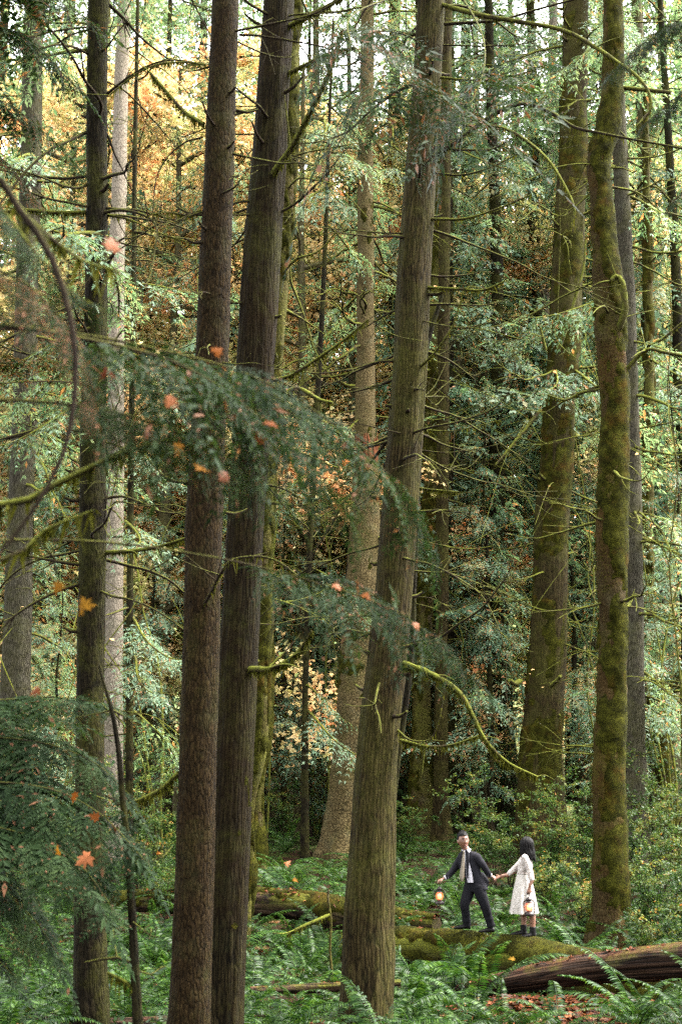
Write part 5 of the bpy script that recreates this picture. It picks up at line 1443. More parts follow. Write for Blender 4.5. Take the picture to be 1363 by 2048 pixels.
def on_log(P, r, n, seed, size, lo, hi, name, label, spread=.6):
    q = np.random.default_rng(seed)
    i = (len(P) * q.uniform(lo, hi, n)).astype(int).clip(0, len(P) - 1)
    T, N, B = frames(P)
    sd = np.cross(T[i], (0, 0, 1.))
    a = q.normal(0, spread, n).clip(-1.1, 1.1)
    c = P[i] + r[i][:, None] * (np.sin(a)[:, None] * sd + np.array([0, 0, 1.]) * np.cos(a)[:, None]) * 1.04
    V, F, k = leaf_polys(c, size * q.uniform(.6, 1.3, n), q, MAPLE_OUT, .35, 0)
    b = MB()
    b.add(V, F, 0, np.repeat(np.clip(q.beta(2.4, 1.8, n), 0, 1), k))
    tag(b.build('fallen_leaves', M['litter']), label, 'leaves', kind='stuff')
on_log(LC_P, LC_R, 420, 61, .11, .05, 1.0, 'fallen_leaves', 'red and brown leaves lying on the rotting log')
on_log(LA_P, LA_R, 60, 62, .12, .1, .9, 'fallen_leaves', 'scattered orange leaves on the mossy log')
on_log(LB_P, LB_R, 110, 63, .07, .0, .7, 'fallen_leaves', 'small red leaf scraps along the bare log', .35)

# bright single leaves lying among the ferns
for kk, (px, Y, h, sz, mt, rv, lab) in enumerate([
        (948, 24.9, .55, .17, 'near_orange', .8, 'rust-orange leaf between the couple, left of the dress'), (990, 24.6, .52, .19, 'near_orange', .7, 'big orange leaf standing behind the mossy log between the couple'),
        (1008, 24.4, .36, .18, 'near_orange', .9, 'red-orange leaf low beside the white dress'), (1130, 23.3, .55, .16, 'near_yellow', .8, 'orange leaf on the log right of her boots'),
        (1012, 22.9, .5, .15, 'near_yellow', .3, 'yellow leaf hanging on the mossy log side'), (1055, 23.4, .62, .16, 'near_orange', .6, 'orange leaf under her left boot'), (1040, 23.6, .70, .14, 'near_yellow', .5, 'yellow leaf behind her boots'),
        (575, 31.5, .95, .22, 'litter', .97, 'pale pink leaf lying on ferns beyond the rotting log'), (590, 30.5, .75, .18, 'near_yellow', .6, 'amber leaf on ferns beyond the rotting log'), (486, 24.5, .75, .17, 'near_orange', .5, 'orange leaf at the right edge of the dark cedar'),
        (690, 25.5, .5, .17, 'near_orange', .6, 'orange leaf at the left edge of the central cedar'), (255, 31, 1.1, .2, 'near_orange', .4, 'orange leaf in the undergrowth by the sapling'), (300, 32, 1.2, .2, 'near_orange', .6, 'orange leaf in the shrub left of the brown trunk'),
        (325, 31.5, 1.1, .2, 'near_orange', .3, 'peach leaf beside the brown trunk in the undergrowth'), (1335, 26.5, 1.0, .17, 'near_yellow', .75, 'amber leaf in the shrub at the right edge'),
        ]):
    qk = np.random.default_rng(1800 + kk)
    xx = px_x(px, Y)
    V, F, k = leaf_polys(np.zeros((1, 3)), sz, qk, MAPLE_OUT, .2, 0)
    b = MB()
    b.add(V, F, 0, rv)
    b.tube(np.array([[0, 0, 0], V[0] * .6, V[0] * 1.5]), [.003, .002, .002], 4, 0, rv)
    o = b.build('maple_leaf', M[mt], None, True)
    o.location = (xx, Y, gzf(xx, Y) + h)
    o.rotation_euler = Vector((qk.normal(0, .5), -.5 + qk.normal(0, .3), .8)).to_track_quat('Z', 'Y').to_euler()
    o.rotation_euler.rotate_axis('Z', qk.uniform(0, 6.28))
    tag(o, lab, 'leaf')

n = 26000
y = 17 + 26 * ql.random(n) ** 1.2
x = ql.uniform(-1, 1, n) * (y * .25 + .5)
keep = (vn(x * .9 + 70, y * .9, 91) > .46) & ~((x > 1.0) & (y < 21.9))
x, y = x[keep], y[keep]
n = len(x)
c = np.stack([x, y, gz(x, y) + ql.uniform(.02, .22, n)], 1)
nz = ql.normal(0, .45, (n, 3)) + np.array([0, 0, 1.])
nz /= np.linalg.norm(nz, axis=1)[:, None]
d = np.cross(nz, ql.normal(0, 1, (n, 3)))
d /= np.linalg.norm(d, axis=1)[:, None]
s = np.cross(nz, d)
l = ql.uniform(.03, .06, n)[:, None]
b = MB()
b.quads(np.stack([c - d * l, c + s * l * .6, c + d * l, c - s * l * .6], 1), 0, ql.random(n))
tag(b.build('undergrowth', M['small_green']), 'low green leaves carpeting the ground between the ferns', 'plants', kind='stuff')

# ------------------------------------------------------------------ the couple
def solid(name, mats, parent, origin, build, voxel=.012, smooth=4, factor=.5):
    """closed pieces -> one continuous skin (voxel union, then smoothed)"""
    me = build.mesh(name + '_raw', mats, True, origin)
    tmp = bpy.data.objects.new(name + '_raw', me)
    COL.objects.link(tmp)
    m = tmp.modifiers.new('r', 'REMESH')
    m.mode = 'VOXEL'
    m.voxel_size = voxel
    m.use_smooth_shade = True
    if smooth:
        m2 = tmp.modifiers.new('s', 'SMOOTH')
        m2.factor = factor
        m2.iterations = smooth
    dg = bpy.context.evaluated_depsgraph_get()
    out = bpy.data.meshes.new_from_object(tmp.evaluated_get(dg))
    out.name = name
    bpy.data.objects.remove(tmp)
    bpy.data.meshes.remove(me)
    out.materials.clear()
    for mm in mats:
        out.materials.append(mm)
    o = link(name, out, parent)
    if parent is None:
        o.location = origin
    return o

def ring_loft(b, rings, sides=20, mat=0, fold=None):
    """rings: (centre, half-width vector, half-depth vector)"""
    a = np.arange(sides) / sides * 2 * np.pi
    V = []
    for k, (c, u, v) in enumerate(rings):
        f = np.ones(sides)
        if fold is not None:
            f = fold(k, a)
        V.append(np.asarray(c)[None] + (np.cos(a) * f)[:, None] * np.asarray(u)[None] + (np.sin(a) * f)[:, None] * np.asarray(v)[None])
    b.grid(np.array(V), True, mat, .5, None, True, True)

def limb(b, pts, rad, sides=14):
    b.tube(pts, rad, sides, 0, .5, .02)
    for p, r in ((pts[0], rad[0]), (pts[-1], rad[-1])):
        b.ell(p, (r, r, r), 0, .5, 12, 8)

def unit(v):
    v = np.asarray(v, float)
    return v / np.linalg.norm(v)

def head(b, c, face, up, s=1.0):
    """skull, jaw, nose, ears in one closed piece; face = direction looked in"""
    up = unit(up)
    f = unit(np.asarray(face, float) - up * np.dot(face, up))
    r = np.cross(f, up)
    th = np.linspace(.02, np.pi - .02, 34)
    ph = np.arange(44) / 44 * 2 * np.pi
    TH, PH = np.meshgrid(th, ph, indexing='ij')
    x, y, z = np.sin(TH) * np.cos(PH), np.sin(TH) * np.sin(PH), np.cos(TH)
    wx = .076 * (1 - .30 * np.clip(-z, 0, 1) ** 1.4)
    wy = np.where(y > 0, .092, .100) * (1 - .12 * np.clip(-z, 0, 1))
    X, Yv, Z = x * wx, y * wy, z * .118
    fr = np.clip(y, 0, 1)
    def g(x0, z0, sx, sz):
        return np.exp(-((X - x0) / sx) ** 2 - ((Z - z0) / sz) ** 2) * fr
    Yv = Yv + .020 * g(0, -.022, .011, .024) + .010 * g(0, -.032, .018, .010)
    Yv = Yv - .008 * (g(-.031, .010, .016, .010) + g(.031, .010, .016, .010)) + .005 * g(0, .032, .045, .010)
    Yv = Yv + .006 * g(0, -.066, .022, .010) + .008 * g(0, -.104, .022, .014) + .004 * (g(-.038, -.03, .02, .02) + g(.038, -.03, .02, .02))
    P = np.stack([X, Yv, Z], -1) * s
    B = np.stack([r, f, up])
    b.grid((P @ B + np.asarray(c))[::-1], True, 0, .5, None, True, True)
    for sgn in (-1, 1):
        b.ell(np.asarray(c) + (r * sgn * .078 - f * .008 - up * .008) * s, (.012 * s, .02 * s, .03 * s), M=B.T)
    return r, f, up

def hand(b, wrist, d, palm_n, curl=.9, s=1.0, thumb_side=1):
    """palm, four unequal curled fingers, thumb"""
    d = unit(d)
    n = unit(np.asarray(palm_n, float) - d * np.dot(palm_n, d))
    w = np.cross(d, n)
    ring_loft(b, [(wrist - d * .01, w * .026 * s, n * .019 * s), (wrist + d * .03 * s, w * .036 * s, n * .015 * s), (wrist + d * .075 * s, w * .042 * s, n * .014 * s), (wrist + d * .092 * s, w * .040 * s, n * .011 * s)], 14)
    for k, (off, ln) in enumerate(((.031, .066), (.011, .075), (-.010, .070), (-.030, .055))):
        p = wrist + (d * .086 + w * off * thumb_side) * s
        pts, a = [p], 0.
        for j, fr in enumerate((.45, .32, .23)):
            a += curl * (.55 if j == 0 else .9)
            pts.append(pts[-1] + (d * math.cos(a) + n * math.sin(a)) * ln * fr * s)
        b.tube(np.array(pts), np.array([.0098, .0092, .0085, .0072]) * s, 8, 0, .5, .008)
        b.ell(pts[-1], (.0074 * s,) * 3, u=8, v=6)
    p = wrist + (d * .03 + w * .032 * thumb_side) * s
    t1 = p + (d * .030 + w * .018 * thumb_side + n * .015) * s
    t2 = t1 + (d * .030 - w * .006 * thumb_side + n * .020) * s
    b.tube(np.array([p - w * .012 * thumb_side * s, t1, t2]), np.array([.0125, .0105, .0085]) * s, 8, 0, .5, .008)
    b.ell(t2, (.0088 * s,) * 3, u=8, v=6)

M['skin'] = plain('skin', (.122, .053, .029), .5, var=.08, scale=60)
M['hair'] = plain('black_hair', (.0035, .003, .003), .5, var=.3, scale=200, bump=.5, spec=.06)
M['suit'] = plain('charcoal_wool', (.0092, .0088, .0112), .85, var=.18, scale=140, bump=.3, spec=.06)
M['trouser'] = plain('charcoal_trouser_wool', (.0056, .0054, .0068), .85, var=.18, scale=120, bump=.3, spec=.06)
M['shirt'] = plain('white_cotton', (.27, .255, .28), .8, var=.04)
M['tie'] = plain('beige_tie_silk', (.108, .086, .060), .55, var=.18, scale=160)
M['leather'] = plain('black_leather', (.0035, .003, .003), .5, var=.2, scale=50, spec=.1)
M['lip'] = plain('lips', (.16, .045, .04), .45)
M['eye_dark'] = plain('eye', (.012, .009, .008), .2)
M['specs'] = plain('spectacle_frame', (.05, .035, .03), .3, .6)
M['sock'] = plain('black_sock', (.014, .014, .016), .9)

def lace_material():
    t = NT('white_lace')
    ob = t.n('TexCoord').outputs['Object']
    v = t.n('TexVoronoi', {'Vector': ob, 'Scale': 62., 'Randomness': .8}, feature='DISTANCE_TO_EDGE').outputs['Distance']
    v2 = t.n('TexVoronoi', {'Vector': ob, 'Scale': 24., 'Randomness': .9}).outputs['Distance']
    holes = t.math('MULTIPLY', t.ramp(v, [(.05, (0, 0, 0)), (.16, (1, 1, 1))]), t.ramp(v2, [(.3, (0, 0, 0)), (.45, (1, 1, 1))]))
    col = t.mix(t.math('MULTIPLY', holes, .8), (.38, .345, .32), (.12, .075, .055))
    bp = t.n('Bump', {'Strength': .6, 'Distance': .006, 'Height': holes, }, invert=True)
    return t.finish(t.n('BsdfPrincipled', {'Base Color': col, 'Roughness': .8, 'Normal': bp.outputs[0]}).outputs[0])
M['lace'] = lace_material()
def dress_material():
    t = NT('ivory_lace_skirt')
    ob = t.n('TexCoord').outputs['Object']
    v = t.n('TexVoronoi', {'Vector': ob, 'Scale': 30., 'Randomness': .9}).outputs['Distance']
    col = t.ramp(v, [(.1, (.39, .365, .34)), (.5, (.29, .26, .225)), (.7, (.37, .34, .315))])
    bp = t.n('Bump', {'Strength': .5, 'Distance': .006, 'Height': v})
    p = t.n('BsdfPrincipled', {'Base Color': col, 'Roughness': .85, 'Normal': bp.outputs[0]})
    tr = t.n('BsdfTranslucent', {'Color': (.3, .25, .21, 1)})
    return t.finish(t.n('MixShader', {0: .18, 1: p.outputs[0], 2: tr.outputs[0]}).outputs[0])
M['dress'] = dress_material()

def top_of_log(x):
    i = int(np.argmin(np.abs(LA_P[:, 0] - x)))
    return LA_P[i], LA_R[i]

# ---- the man: strides left along the log, torso turned to the camera, face to the right
YM = 24.0
def m_(px, py, dy=0.):
    return W(px, py, YM + dy)
mf = unit((-.74, -.67, .0))                 # chest direction
ml = np.array([-mf[1], mf[0], 0.])          # his left
m0 = m_(946, 1862)
man_l = 'man in a charcoal suit striding along the log, lantern in hand, looking back'
b = MB()
hc = m_(925.5, 1681, -.02)
h_up = unit((-.10, .02, 1))
h_face = (.30, -.95, -.05)
hr, hf, hu = head(b, hc, h_face, h_up, 1.16)
neck = m_(932, 1700, .0)
chest = m_(938, 1722, .0)
waist = m_(944, 1748, .0)
pelvis = m_(947, 1767, .0)
limb(b, np.array([hc - hu * .06 - hf * .02, neck, chest]), [.052, .056, .07])
Ls, Le, Lw = chest + ml * .168 + np.array([0, 0, .060]), m_(965, 1730, -.13), m_(979.5, 1750.5, -.06)
Rs, Re, Rw = chest - ml * .160 + np.array([0, 0, .065]), m_(905, 1741, .10), m_(888.5, 1756, .02)
ring_loft(b, [(pelvis - np.array([0, 0, .06]), ml * .13, mf * .09), (waist, ml * .13, mf * .09), (chest, ml * .15, mf * .095), (chest + np.array([0, 0, .12]), ml * .15, mf * .08)], 18)
limb(b, np.array([Ls, Le, Lw]), [.05, .040, .030])
limb(b, np.array([Rs, Re, Rw]), [.05, .040, .030])
Lh_d, Rh_d = m_(990, 1757, .0) - Lw, m_(877, 1761, .0) - Rw
hand(b, Lw + unit(Lh_d) * .02, Lh_d, (0, .5, -.9), .75, 1., -1)
hand(b, Rw + unit(Rh_d) * .02, Rh_d, (.35, .2, -1), 1.15, 1., 1)
Fh, Fk, Fa = m_(940, 1772, .06), m_(928.5, 1809, -.02), m_(933, 1848, .06)
Bh, Bk, Ba = m_(955, 1772, -.07), m_(969, 1811, -.10), m_(981, 1851, -.06)
for h_, k_, a_ in ((Fh, Fk, Fa), (Bh, Bk, Ba)):
    limb(b, np.array([h_, k_, a_]), [.075, .052, .036])
man = solid('person', [M['skin']], None, m0, b, .0085, 2, .4)
tag(man, man_l, 'person')

b = MB()        # jacket: shell of the torso, open at the front, with sleeves
Z = np.array([0, 0, 1.])
sway = ml * .01
ring_loft(b, [(m_(956, 1779, -.01) , ml * .185, mf * .125), (m_(952, 1768, 0), ml * .180, mf * .128), (waist + ml * .008, ml * .165, mf * .118), (chest - Z * .06, ml * .178, mf * .122), (chest + Z * .05, ml * .192, mf * .118), (chest + Z * .10, ml * .180, mf * .102), (chest + Z * .145, ml * .135, mf * .088), (neck - Z * .02, ml * .092, mf * .076), (neck + Z * .0, ml * .075, mf * .070)], 28,
          fold=lambda k, a: 1 - (.10 * np.exp(-((np.mod(a - np.pi / 2 + .25 + np.pi, 2 * np.pi) - np.pi) / .25) ** 2)))
limb(b, np.array([Ls, (Ls + Le) / 2 + mf * .005, Le, Lw - unit(Lh_d) * .03]), [.076, .066, .058, .048])
limb(b, np.array([Rs, (Rs + Re) / 2, Re, Rw - unit(Rh_d) * .035]), [.076, .064, .056, .046])
# the back panel swings out behind him
ring_loft(b, [(m_(962, 1774, .02), ml * .11, mf * .10), (m_(966, 1762, .03), ml * .10, mf * .09), (m_(955, 1745, .03), ml * .10, mf * .09)], 16)
jk = solid('suit_jacket', [M['suit']], man, m0, b, .010, 3, .4)

b = MB()        # trousers
ring_loft(b, [(pelvis - Z * .13, ml * .150, mf * .105), (pelvis - Z * .03, ml * .160, mf * .112), (waist - Z * .03, ml * .150, mf * .105)], 22)
for h_, k_, a_, kk in ((Fh, Fk, Fa, 1), (Bh, Bk, Ba, 2)):
    hem = a_ + (a_ - k_) * .06
    P, rr = resample(np.array([h_, (h_ + k_) / 2 + (0, -.005, 0), k_, (k_ + a_) / 2, hem]), [.108, .096, .080, .070, .068], .02)
    rr = rr * (1 + .05 * np.sin(np.arange(len(rr)) * 1.1) * np.clip((np.arange(len(rr)) / len(rr) - .35) * 2, 0, 1))
    b.tube(P, rr, 16)
    b.ell(h_, (.10, .10, .10), u=12, v=8)
solid('trousers', [M['trouser']], man, m0, b, .011, 2, .4)

b = MB()        # shirt front, collar and cuffs
fr = unit(mf + ml * -.12)
sh_c = chest + fr * .098
V = []
for t in np.linspace(0, 1, 8):
    c = m_(929.5, 1701, -.09) * (1 - t) + m_(936, 1765, -.135) * t
    wv = ml * (.042 + .012 * math.sin(t * 3.1))
    V.append([c - wv - fr * .02, c - wv * .5, c, c + wv * .5, c + wv - fr * .02])
V = np.array(V)
b.grid(np.concatenate([V, (V - fr * .05)[:, ::-1]], 1), True, 0, .5, None, True, True)
b.build('shirt', M['shirt'], man, True, m0)
b = MB()
col_c = neck + hu * .012
b.tube(np.array([col_c + ml * .066 * math.cos(t) + mf * (.060 * math.sin(t) + .006) - hu * (.030 * max(0, math.sin(t))) for t in np.linspace(.5 * np.pi + .12, 2.5 * np.pi - .12, 24)]), .016, 8)
b.build('collar', M['shirt'], man, True, m0)
for w_, d_ in ((Lw, Lh_d), (Rw, Rh_d)):
    d_ = unit(d_)
    b = MB()
    b.tube(np.array([w_ - d_ * .055, w_ - d_ * .02, w_ + d_ * .005]), [.042, .040, .039], 16)
    b.build('cuff', M['shirt'], man, True, m0)
b = MB()        # tie: knot and blade
k0 = m_(926.5, 1704.5, -.145)
b.ell(k0, (.020, .016, .024))
rows = []
for px, py, hw in ((926.5, 1707, .017), (925.5, 1722, .026), (924, 1740, .034), (923, 1753, .040), (923, 1758, .030), (923, 1763.5, .003)):
    c = m_(px, py, -.165)
    rows.append([c - np.array([hw, -.004, 0]), c - np.array([0, .008, 0]), c + np.array([hw, .004, 0])])
V = np.array(rows)
b.grid(np.concatenate([V, (V + np.array([0, .012, 0]))[:, ::-1]], 1), True, 0, .5, None, True, True)
b.build('tie', M['tie'], man, True, m0)
for pts, nm in (([(930.5, 1698.5), (934.5, 1706), (934.5, 1722), (933.5, 1742), (934.5, 1757)], 'lapel'), ([(925.5, 1701), (920.5, 1707), (919, 1722), (919.5, 1738)], 'lapel')):
    b = MB()
    rows = []
    for j, (px, py) in enumerate(pts):
        c = m_(px, py, -.150)
        hw = (.012, .034, .030, .018, .008)[j]
        rows.append([c - np.array([hw, 0, 0]), c + np.array([0, -.010, 0]), c + np.array([hw, .006, 0])])
    V = np.array(rows)
    b.grid(np.concatenate([V, (V + np.array([0, .012, 0]))[:, ::-1]], 1), True, 0, .5, None, True, True)
    b.build(nm, M['suit'], man, True, m0)

def shoe(parent, origin, ankle, toe, mat, name='shoe', top=.0, s=1.0):
    d = toe - ankle
    d[2] = 0
    d = unit(d)
    sd = np.cross(d, Z)
    sole = toe[2]
    b = MB()
    heel = np.array([ankle[0], ankle[1], sole]) - d * .055
    ring_loft(b, [(heel + Z * .035, sd * .030, Z * .035), (heel + d * .05 + Z * .045, sd * .038, Z * .045), (heel + d * .13 + Z * .038, sd * .042, Z * .038), (heel + d * .21 + Z * .028, sd * .045, Z * .028), (heel + d * .27 + Z * .02, sd * .030, Z * .018)], 14)
    if top:
        b.tube(np.array([heel + d * .055 + Z * .03, np.array([ankle[0], ankle[1], sole + .09]), np.array([ankle[0], ankle[1], sole + top])]), [.046, .050, .052], 14)
    return solid(name, [M[mat]], parent, origin, b, .008, 2)

shoe(man, m0, Fa, m_(909, 1858.5, .02), 'leather')
shoe(man, m0, Ba, m_(961, 1865.5, -.12), 'leather')

def cap_hair(c, r, f, u, s, kind, seed):
    """short cropped hair that hugs the skull"""
    q = np.random.default_rng(seed)
    b = MB()
    th = np.linspace(.02, 2.0, 22)
    ph = np.arange(44) / 44 * 2 * np.pi
    TH, PH = np.meshgrid(th, ph, indexing='ij')
    lim = np.where(np.sin(PH) > .2, 1.03, np.where(np.sin(PH) > -.2, 1.45, 1.95))      # forehead, sides, nape
    TH = TH / 2.0 * lim
    nz = vn(PH * 6, TH * 7, seed)
    rr = 1 + .03 + .10 * nz * np.clip(np.cos(TH), 0, 1) + .03 * nz
    P = np.stack([np.sin(TH) * np.cos(PH) * .080 * rr, np.sin(TH) * np.sin(PH) * .099 * rr, np.cos(TH) * .124 * rr + .002], -1) * s
    B = np.stack([r, f, u])
    b.grid((P @ B + c)[::-1], True, 0, .5, None, False, True)
    for _ in range(160):          # tufts
        a_, t_ = q.uniform(0, 6.28), q.uniform(0, 1.2)
        if math.sin(a_) > .2 and t_ > .95:
            continue
        d = np.array([math.sin(t_) * math.cos(a_), math.sin(t_) * math.sin(a_), math.cos(t_)])
        p = d * np.array([.081, .100, .128]) * s
        e = p + (d * .6 + q.normal(0, .5, 3) + np.array([0, .4, 0])) * .014 * s
        b.tube(np.array([p @ B + c, ((p + e) / 2 + q.normal(0, .002, 3)) @ B + c, e @ B + c]), [.004, .003, .001], 3, 0, caps=False)
    return b
cap_hair(hc, hr, hf, hu, 1.16, 0, 5).build('hair', M['hair'], man, True, m0)
for sg in (-1, 1):
    b = MB()
    b.ell(hc + (hr * sg * .031 + hf * .083 + hu * .010) * 1.16, (.012, .006, .0055), M=np.stack([hr, hf, hu]).T)
    b.build('eye', M['eye_dark'], man, True, m0)
    b = MB()
    b.tube(np.array([hc + (hr * sg * x_ + hf * y_ + hu * z_) * 1.16 for x_, y_, z_ in ((.014, .094, .030), (.032, .089, .035), (.050, .076, .030))]), [.004, .0045, .002], 6)
    b.build('eyebrow', M['hair'], man, True, m0)
b = MB()
b.tube(np.array([hc + (hr * x_ + hf * y_ + hu * z_) * 1.16 for x_, y_, z_ in ((-.028, .083, -.062), (0, .094, -.066), (.028, .083, -.060))]), [.002, .0055, .002], 6)
b.build('lips', M['lip'], man, True, m0)
b = MB()
for sg in (-1, 1):
    a = np.linspace(0, 2 * np.pi, 17)
    ringp = np.array([hc + (hr * (sg * .033 + .024 * math.cos(t)) + hf * (.097 - .010 * abs(sg * .033 + .024 * math.cos(t)) / .05) + hu * (.008 + .018 * math.sin(t))) * 1.16 for t in a])
    b.tube(ringp, .0018, 5, caps=False)
    b.tube(np.array([hc + (hr * sg * .057 + hf * .086 + hu * .012) * 1.16, hc + (hr * sg * .080 + hf * .005 + hu * .012) * 1.16]), .0018, 5)
b.tube(np.array([hc + (hr * -.010 + hf * .099 + hu * .012) * 1.16, hc + (hr * .010 + hf * .099 + hu * .012) * 1.16]), .0018, 5)
b.build('glasses', M['specs'], man, True, m0)

# ---- the woman: follows him, lace dress, dark hair hiding her face
YW = 23.6
def w_(px, py, dy=0.):
    return W(px, py, YW + dy)
wf = unit((-.93, .22, 0))
wl = np.array([-wf[1], wf[0], 0.])          # her left, towards the camera
w0 = w_(1053, 1876)
b = MB()
wh = w_(1050.5, 1691, .0)
wr_, wff, wu = head(b, wh, (-.88, .42, -.05), (0, 0, 1), .97)
wneck, wchest, wwaist, wpel = w_(1053, 1707), w_(1051, 1728), w_(1046, 1748), w_(1047, 1768)
limb(b, np.array([wh - Z * .05, wneck, wchest]), [.045, .047, .06])
WLs, WLe, WLw = wchest + wl * .155 + Z * .105, w_(1063, 1752, -.20), w_(1058.5, 1772, -.22)
WRs, WRe, WRw = wchest - wl * .15 + Z * .10 + wf * .03, w_(1022.5, 1746, .10), w_(1003, 1752, .10)
ring_loft(b, [(wpel - Z * .05, wl * .14, wf * .095), (wwaist, wl * .11, wf * .08), (wchest, wl * .13, wf * .09), (wchest + Z * .10, wl * .13, wf * .065)], 18)
limb(b, np.array([WLs, WLe, WLw]), [.042, .036, .026])
limb(b, np.array([WRs, WRe, WRw]), [.042, .036, .026])
WLd, WRd = w_(1056.5, 1786, -.22) - WLw, w_(988, 1757, .16) - WRw
hand(b, WLw + unit(WLd) * .02, WLd, (-.3, .9, 0), 1.2, .92, 1)
hand(b, WRw + unit(WRd) * .02, WRd, (0, -.5, .8), .7, .92, 1)
La, Ra = w_(1064.5, 1862, -.06), w_(1046, 1857, .06)
for h_, k_, a_ in ((wpel + wl * .08 - Z * .06, w_(1061, 1818, -.07), La), (wpel - wl * .07 - Z * .06, w_(1044, 1815, .06), Ra)):
    mid = (k_ + a_) / 2 - wf * .012 + (k_ - a_) * .12
    limb(b, np.array([h_, k_, mid, a_]), [.075, .052, .052, .034])
woman = solid('person', [M['skin']], None, w0, b, .0085, 2, .4)
tag(woman, 'woman with long dark hair in a white lace dress carrying a lantern', 'person')

b = MB()        # bodice with three-quarter sleeves
ring_loft(b, [(wwaist - Z * .03, wl * .128, wf * .100), (wwaist + Z * .03, wl * .126, wf * .098), (wchest - Z * .04 + wf * .01, wl * .142, wf * .118), (wchest + Z * .03 + wf * .01, wl * .148, wf * .112), (wchest + Z * .10, wl * .140, wf * .078), (wneck - Z * .03, wl * .07, wf * .058)], 24)
limb(b, np.array([WLs, (WLs + WLe) / 2, WLe + (WLw - WLe) * .25]), [.058, .054, .048])
limb(b, np.array([WRs, (WRs + WRe) / 2, WRe + (WRw - WRe) * .25]), [.058, .053, .046])
solid('bodice', [M['lace']], woman, w0, b, .009, 2)
b = MB()        # pleated skirt, open below, scalloped hem
sides = 120
a = np.arange(sides) / sides * 2 * np.pi
V = []
tt = np.linspace(0, 1, 22)
for t in tt:
    c = wwaist * (1 - t) + w_(1046.5, 1826) * t + Z * .02 * (1 - t)
    rw, rf = .115 + .17 * t ** .75, .095 + .125 * t ** .75
    fd = 1 + (.075 * np.sin(a * 15 + 2.2 * vn(a * 3, t * 2 + 0 * a, 4)) + .05 * np.sin(a * 8 + 1)) * t ** .8
    P = c[None] + (np.cos(a) * rw * fd)[:, None] * wl + (np.sin(a) * rf * fd)[:, None] * wf
    if t > .97:
        P[:, 2] += .010 * np.sin(a * 46)
    V.append(P)
b.grid(np.array(V)[::-1], True, 0)
b.build('skirt', M['dress'], woman, True, w0)
b = MB()
b.tube(np.array([wwaist + Z * .012 + wl * .131 * math.cos(t) + wf * .103 * math.sin(t) for t in np.linspace(0, 2 * np.pi, 28)]), .008, 6, caps=False)
b.build('waistband', M['lace'], woman, True, w0)
for an, toe in ((La, w_(1037, 1876, -.12)), (Ra, w_(1021, 1871.5, .02))):
    shoe(woman, w0, an, toe, 'leather', 'boot', .17)
# hair: full wavy locks falling over the shoulders and the face side
b = MB()
q = np.random.default_rng(8)
B3 = np.stack([wr_, wff, wu])
b.ell(wh + wu * .012 - wff * .012, (.088, .104, .120), 0, .5, 26, 16, B3.T)
for k in range(190):
    az = q.uniform(0, 6.28)
    if math.sin(az) > .80:
        continue                        # leave the face itself free
    t0 = q.uniform(.05, 1.0)
    L = q.uniform(.20, .34)
    d0 = np.array([math.sin(t0) * math.cos(az), math.sin(t0) * math.sin(az), math.cos(t0)])
    pts = []
    ph = q.uniform(0, 6.28)
    for j in range(9):
        u = j / 8
        t = t0 + (1.75 - t0) * min(1, u * 2)
        out = np.array([math.sin(t) * math.cos(az) * .096, math.sin(t) * math.sin(az) * .108 - .012, math.cos(t) * .128 + .012])
        if u > .5:
            v = (u - .5) * 2
            out = out * np.array([1 + .10 * v, 1 + .10 * v, 1]) + np.array([0, -.02 * v, -L * v * .75])
        wav = .010 * math.sin(ph + u * 9) * (.3 + u)
        pts.append(wh + (out + np.array([wav, wav * .8, 0])) @ B3)
    b.tube(np.array(pts), np.array([.008, .012, .014, .014, .014, .014, .013, .010, .003]), 6)
b.build('hair', M['hair'], woman, True, w0)

# ---- storm lanterns
def glow_glass():
    t = NT('lit_globe_glass')
    g = t.n('BsdfTransparent', {'Color': (1, .86, .70, 1)})
    tr = t.n('BsdfTranslucent', {'Color': (1, .75, .5, 1)})
    gl = t.n('BsdfGlossy', {'Color': (1, .9, .8, 1), 'Roughness': .1})
    m1 = t.n('MixShader', {0: .03, 1: g.outputs[0], 2: tr.outputs[0]})
    m2 = t.n('MixShader', {0: .08, 1: m1.outputs[0], 2: gl.outputs[0]})
    em = t.n('Emission', {'Color': (1, .13, .045, 1), 'Strength': .07})
    ad = t.n('AddShader', {0: m2.outputs[0], 1: em.outputs[0]})
    return t.finish(ad.outputs[0])
M['globe'] = glow_glass()
M['flame'] = plain('flame', (1, .6, .3), .5, emis=(1, .31, .15), estr=.13)
M['lantern_metal'] = plain('lantern_painted_metal', (.012, .007, .006), .45, .5, var=.3, scale=40)

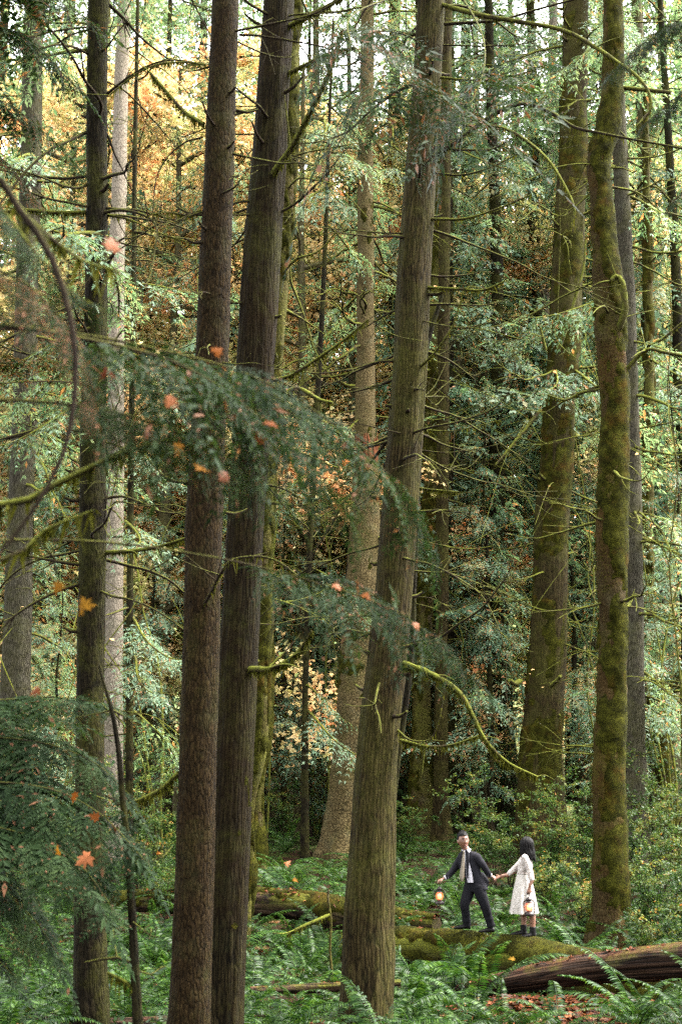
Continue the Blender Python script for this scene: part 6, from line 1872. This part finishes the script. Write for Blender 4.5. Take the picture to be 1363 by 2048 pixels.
def lantern(base, s, label, hook, yaw=0.):
    """hurricane lantern; base: bottom centre, hook: point the bail hangs from"""
    root = thing('storm_lantern', base, label, 'lantern', 'storm lanterns')
    def P(*p):
        return np.array(p, float) * s
    def lathe(prof, name, mat, parent=root, n=24):
        a = np.arange(n) / n * 2 * np.pi
        V = np.array([[(r * math.cos(t) * s, r * math.sin(t) * s, z * s) for t in a] for r, z in prof])
        bb = MB()
        bb.grid(V, True, 0, .5, None, True, True)
        return bb.build(name, M[mat], parent, True)
    lathe([(.062, 0), (.066, .004), (.066, .030), (.058, .042), (.030, .048), (.030, .060)], 'fuel_tank', 'lantern_metal')
    lathe([(.030, .050), (.036, .056), (.036, .064), (.018, .074)], 'burner', 'lantern_metal')
    lathe([(.034, .066), (.048, .090), (.053, .120), (.047, .150), (.036, .172)], 'globe', 'globe')
    lathe([(.004, .072), (.024, .088), (.030, .112), (.020, .142), (.002, .162)], 'flame', 'flame', n=14)
    lathe([(.040, .172), (.044, .178), (.030, .186), (.030, .212), (.040, .216), (.036, .226), (.018, .240), (.014, .256), (.002, .258)], 'chimney', 'lantern_metal')
    for sg in (-1, 1):
        bb = MB()
        c, sn = math.cos(yaw), math.sin(yaw)
        prof = [(.060, .030), (.074, .060), (.076, .120), (.070, .175), (.052, .206), (.030, .210)]
        bb.tube(np.array([P(sg * x * c, sg * x * sn, z) for x, z in prof]), .0075 * s, 8, 0, .5, .01)
        bb.build('side_tube', M['lantern_metal'], root, True)
    for k in range(4):
        bb = MB()
        t = math.pi / 4 + k * math.pi / 2
        bb.tube(np.array([P(r * math.cos(t), r * math.sin(t), z) for r, z in ((.050, .070), (.058, .120), (.046, .170))]), .002 * s, 5, 0, .5, .01)
        bb.build('guard_wire', M['lantern_metal'], root, True)
    hk = (np.asarray(hook) - np.asarray(base))
    bb = MB()
    c, sn = math.cos(yaw), math.sin(yaw)
    e0, e1 = P(-.072 * c, -.072 * sn, .170), P(.072 * c, .072 * sn, .170)
    bb.tube(np.array([e0, e0 * .9 + np.array([0, 0, .05 * s]), (e0 * .75 + hk * .25) * 1.0 + np.array([-.012 * c, 0, .03]), hk + np.array([-.012 * c, 0, -.004]), hk + np.array([.012 * c, 0, -.004]), (e1 * .75 + hk * .25) + np.array([.012 * c, 0, .03]), e1 * .9 + np.array([0, 0, .05 * s]), e1]), .0028, 6, 0, .5, .015)
    bb.build('bail_handle', M['lantern_metal'], root, True)
    ld = bpy.data.lights.new('lantern_flame_light', 'POINT')
    ld.energy = .9
    ld.color = (1, .48, .22)
    ld.shadow_soft_size = .02
    lo = bpy.data.objects.new('lantern_flame_light', ld)
    COL.objects.link(lo)
    lo.parent = root
    lo.location = P(0, 0, .118)

mh = m_(877.0, 1765, .0)
lb = m_(878.5, 1809, .0)
lantern(lb, 1.12, 'lit storm lantern hanging from the man\'s outstretched hand', mh)
wh2 = w_(1057.5, 1785, -.24)
lb2 = w_(1057.5, 1831.5, -.26)
lantern(lb2, 1.15, 'lit storm lantern held in front of the white skirt', wh2)

# ------------------------------------------------------------------ labels of the repeats: which gap between the trunks, and how near
MARKS = [(0, 'the left edge'), (185, 'the dark left trunk'), (415, 'the brown scaly trunk'), (510, 'the dark cedar'), (715, 'the stout scaly trunk'), (880, 'the trunks behind the man'), (1100, 'the massive mossy cedar'), (1218, 'the right maple'), (1363, 'the right edge')]
ORD = ['nearest', 'second nearest', 'third nearest', 'fourth nearest', 'fifth nearest', 'sixth nearest', 'seventh nearest', 'eighth nearest', 'ninth nearest', 'tenth nearest', 'eleventh nearest', 'twelfth nearest']
gaps = {}
for o, px, Y, noun in REG:
    k = 0
    while k < len(MARKS) - 2 and px > MARKS[k + 1][0]:
        k += 1
    gaps.setdefault((k, noun), []).append((Y, o))
for (k, noun), lst in gaps.items():
    lst.sort(key=lambda e: e[0])
    for n_, (Y, o) in enumerate(lst):
        place = 'between %s and %s' % (MARKS[k][1].replace('the left edge', 'the left picture edge'), MARKS[k + 1][1].replace('the right edge', 'the right picture edge'))
        o['label'] = (noun if len(lst) == 1 else ORD[min(n_, 11)] + ' ' + noun) + ' ' + place
for o, px, Y in FARF:
    k = 0
    while k < len(MARKS) - 2 and px > MARKS[k + 1][0]:
        k += 1
    o['label'] = '%s far-bank fern between %s and %s' % ('nearer' if Y < 41 else 'farther', MARKS[k][1], MARKS[k + 1][1])
    o['group'] = 'far ferns, ' + o['label']
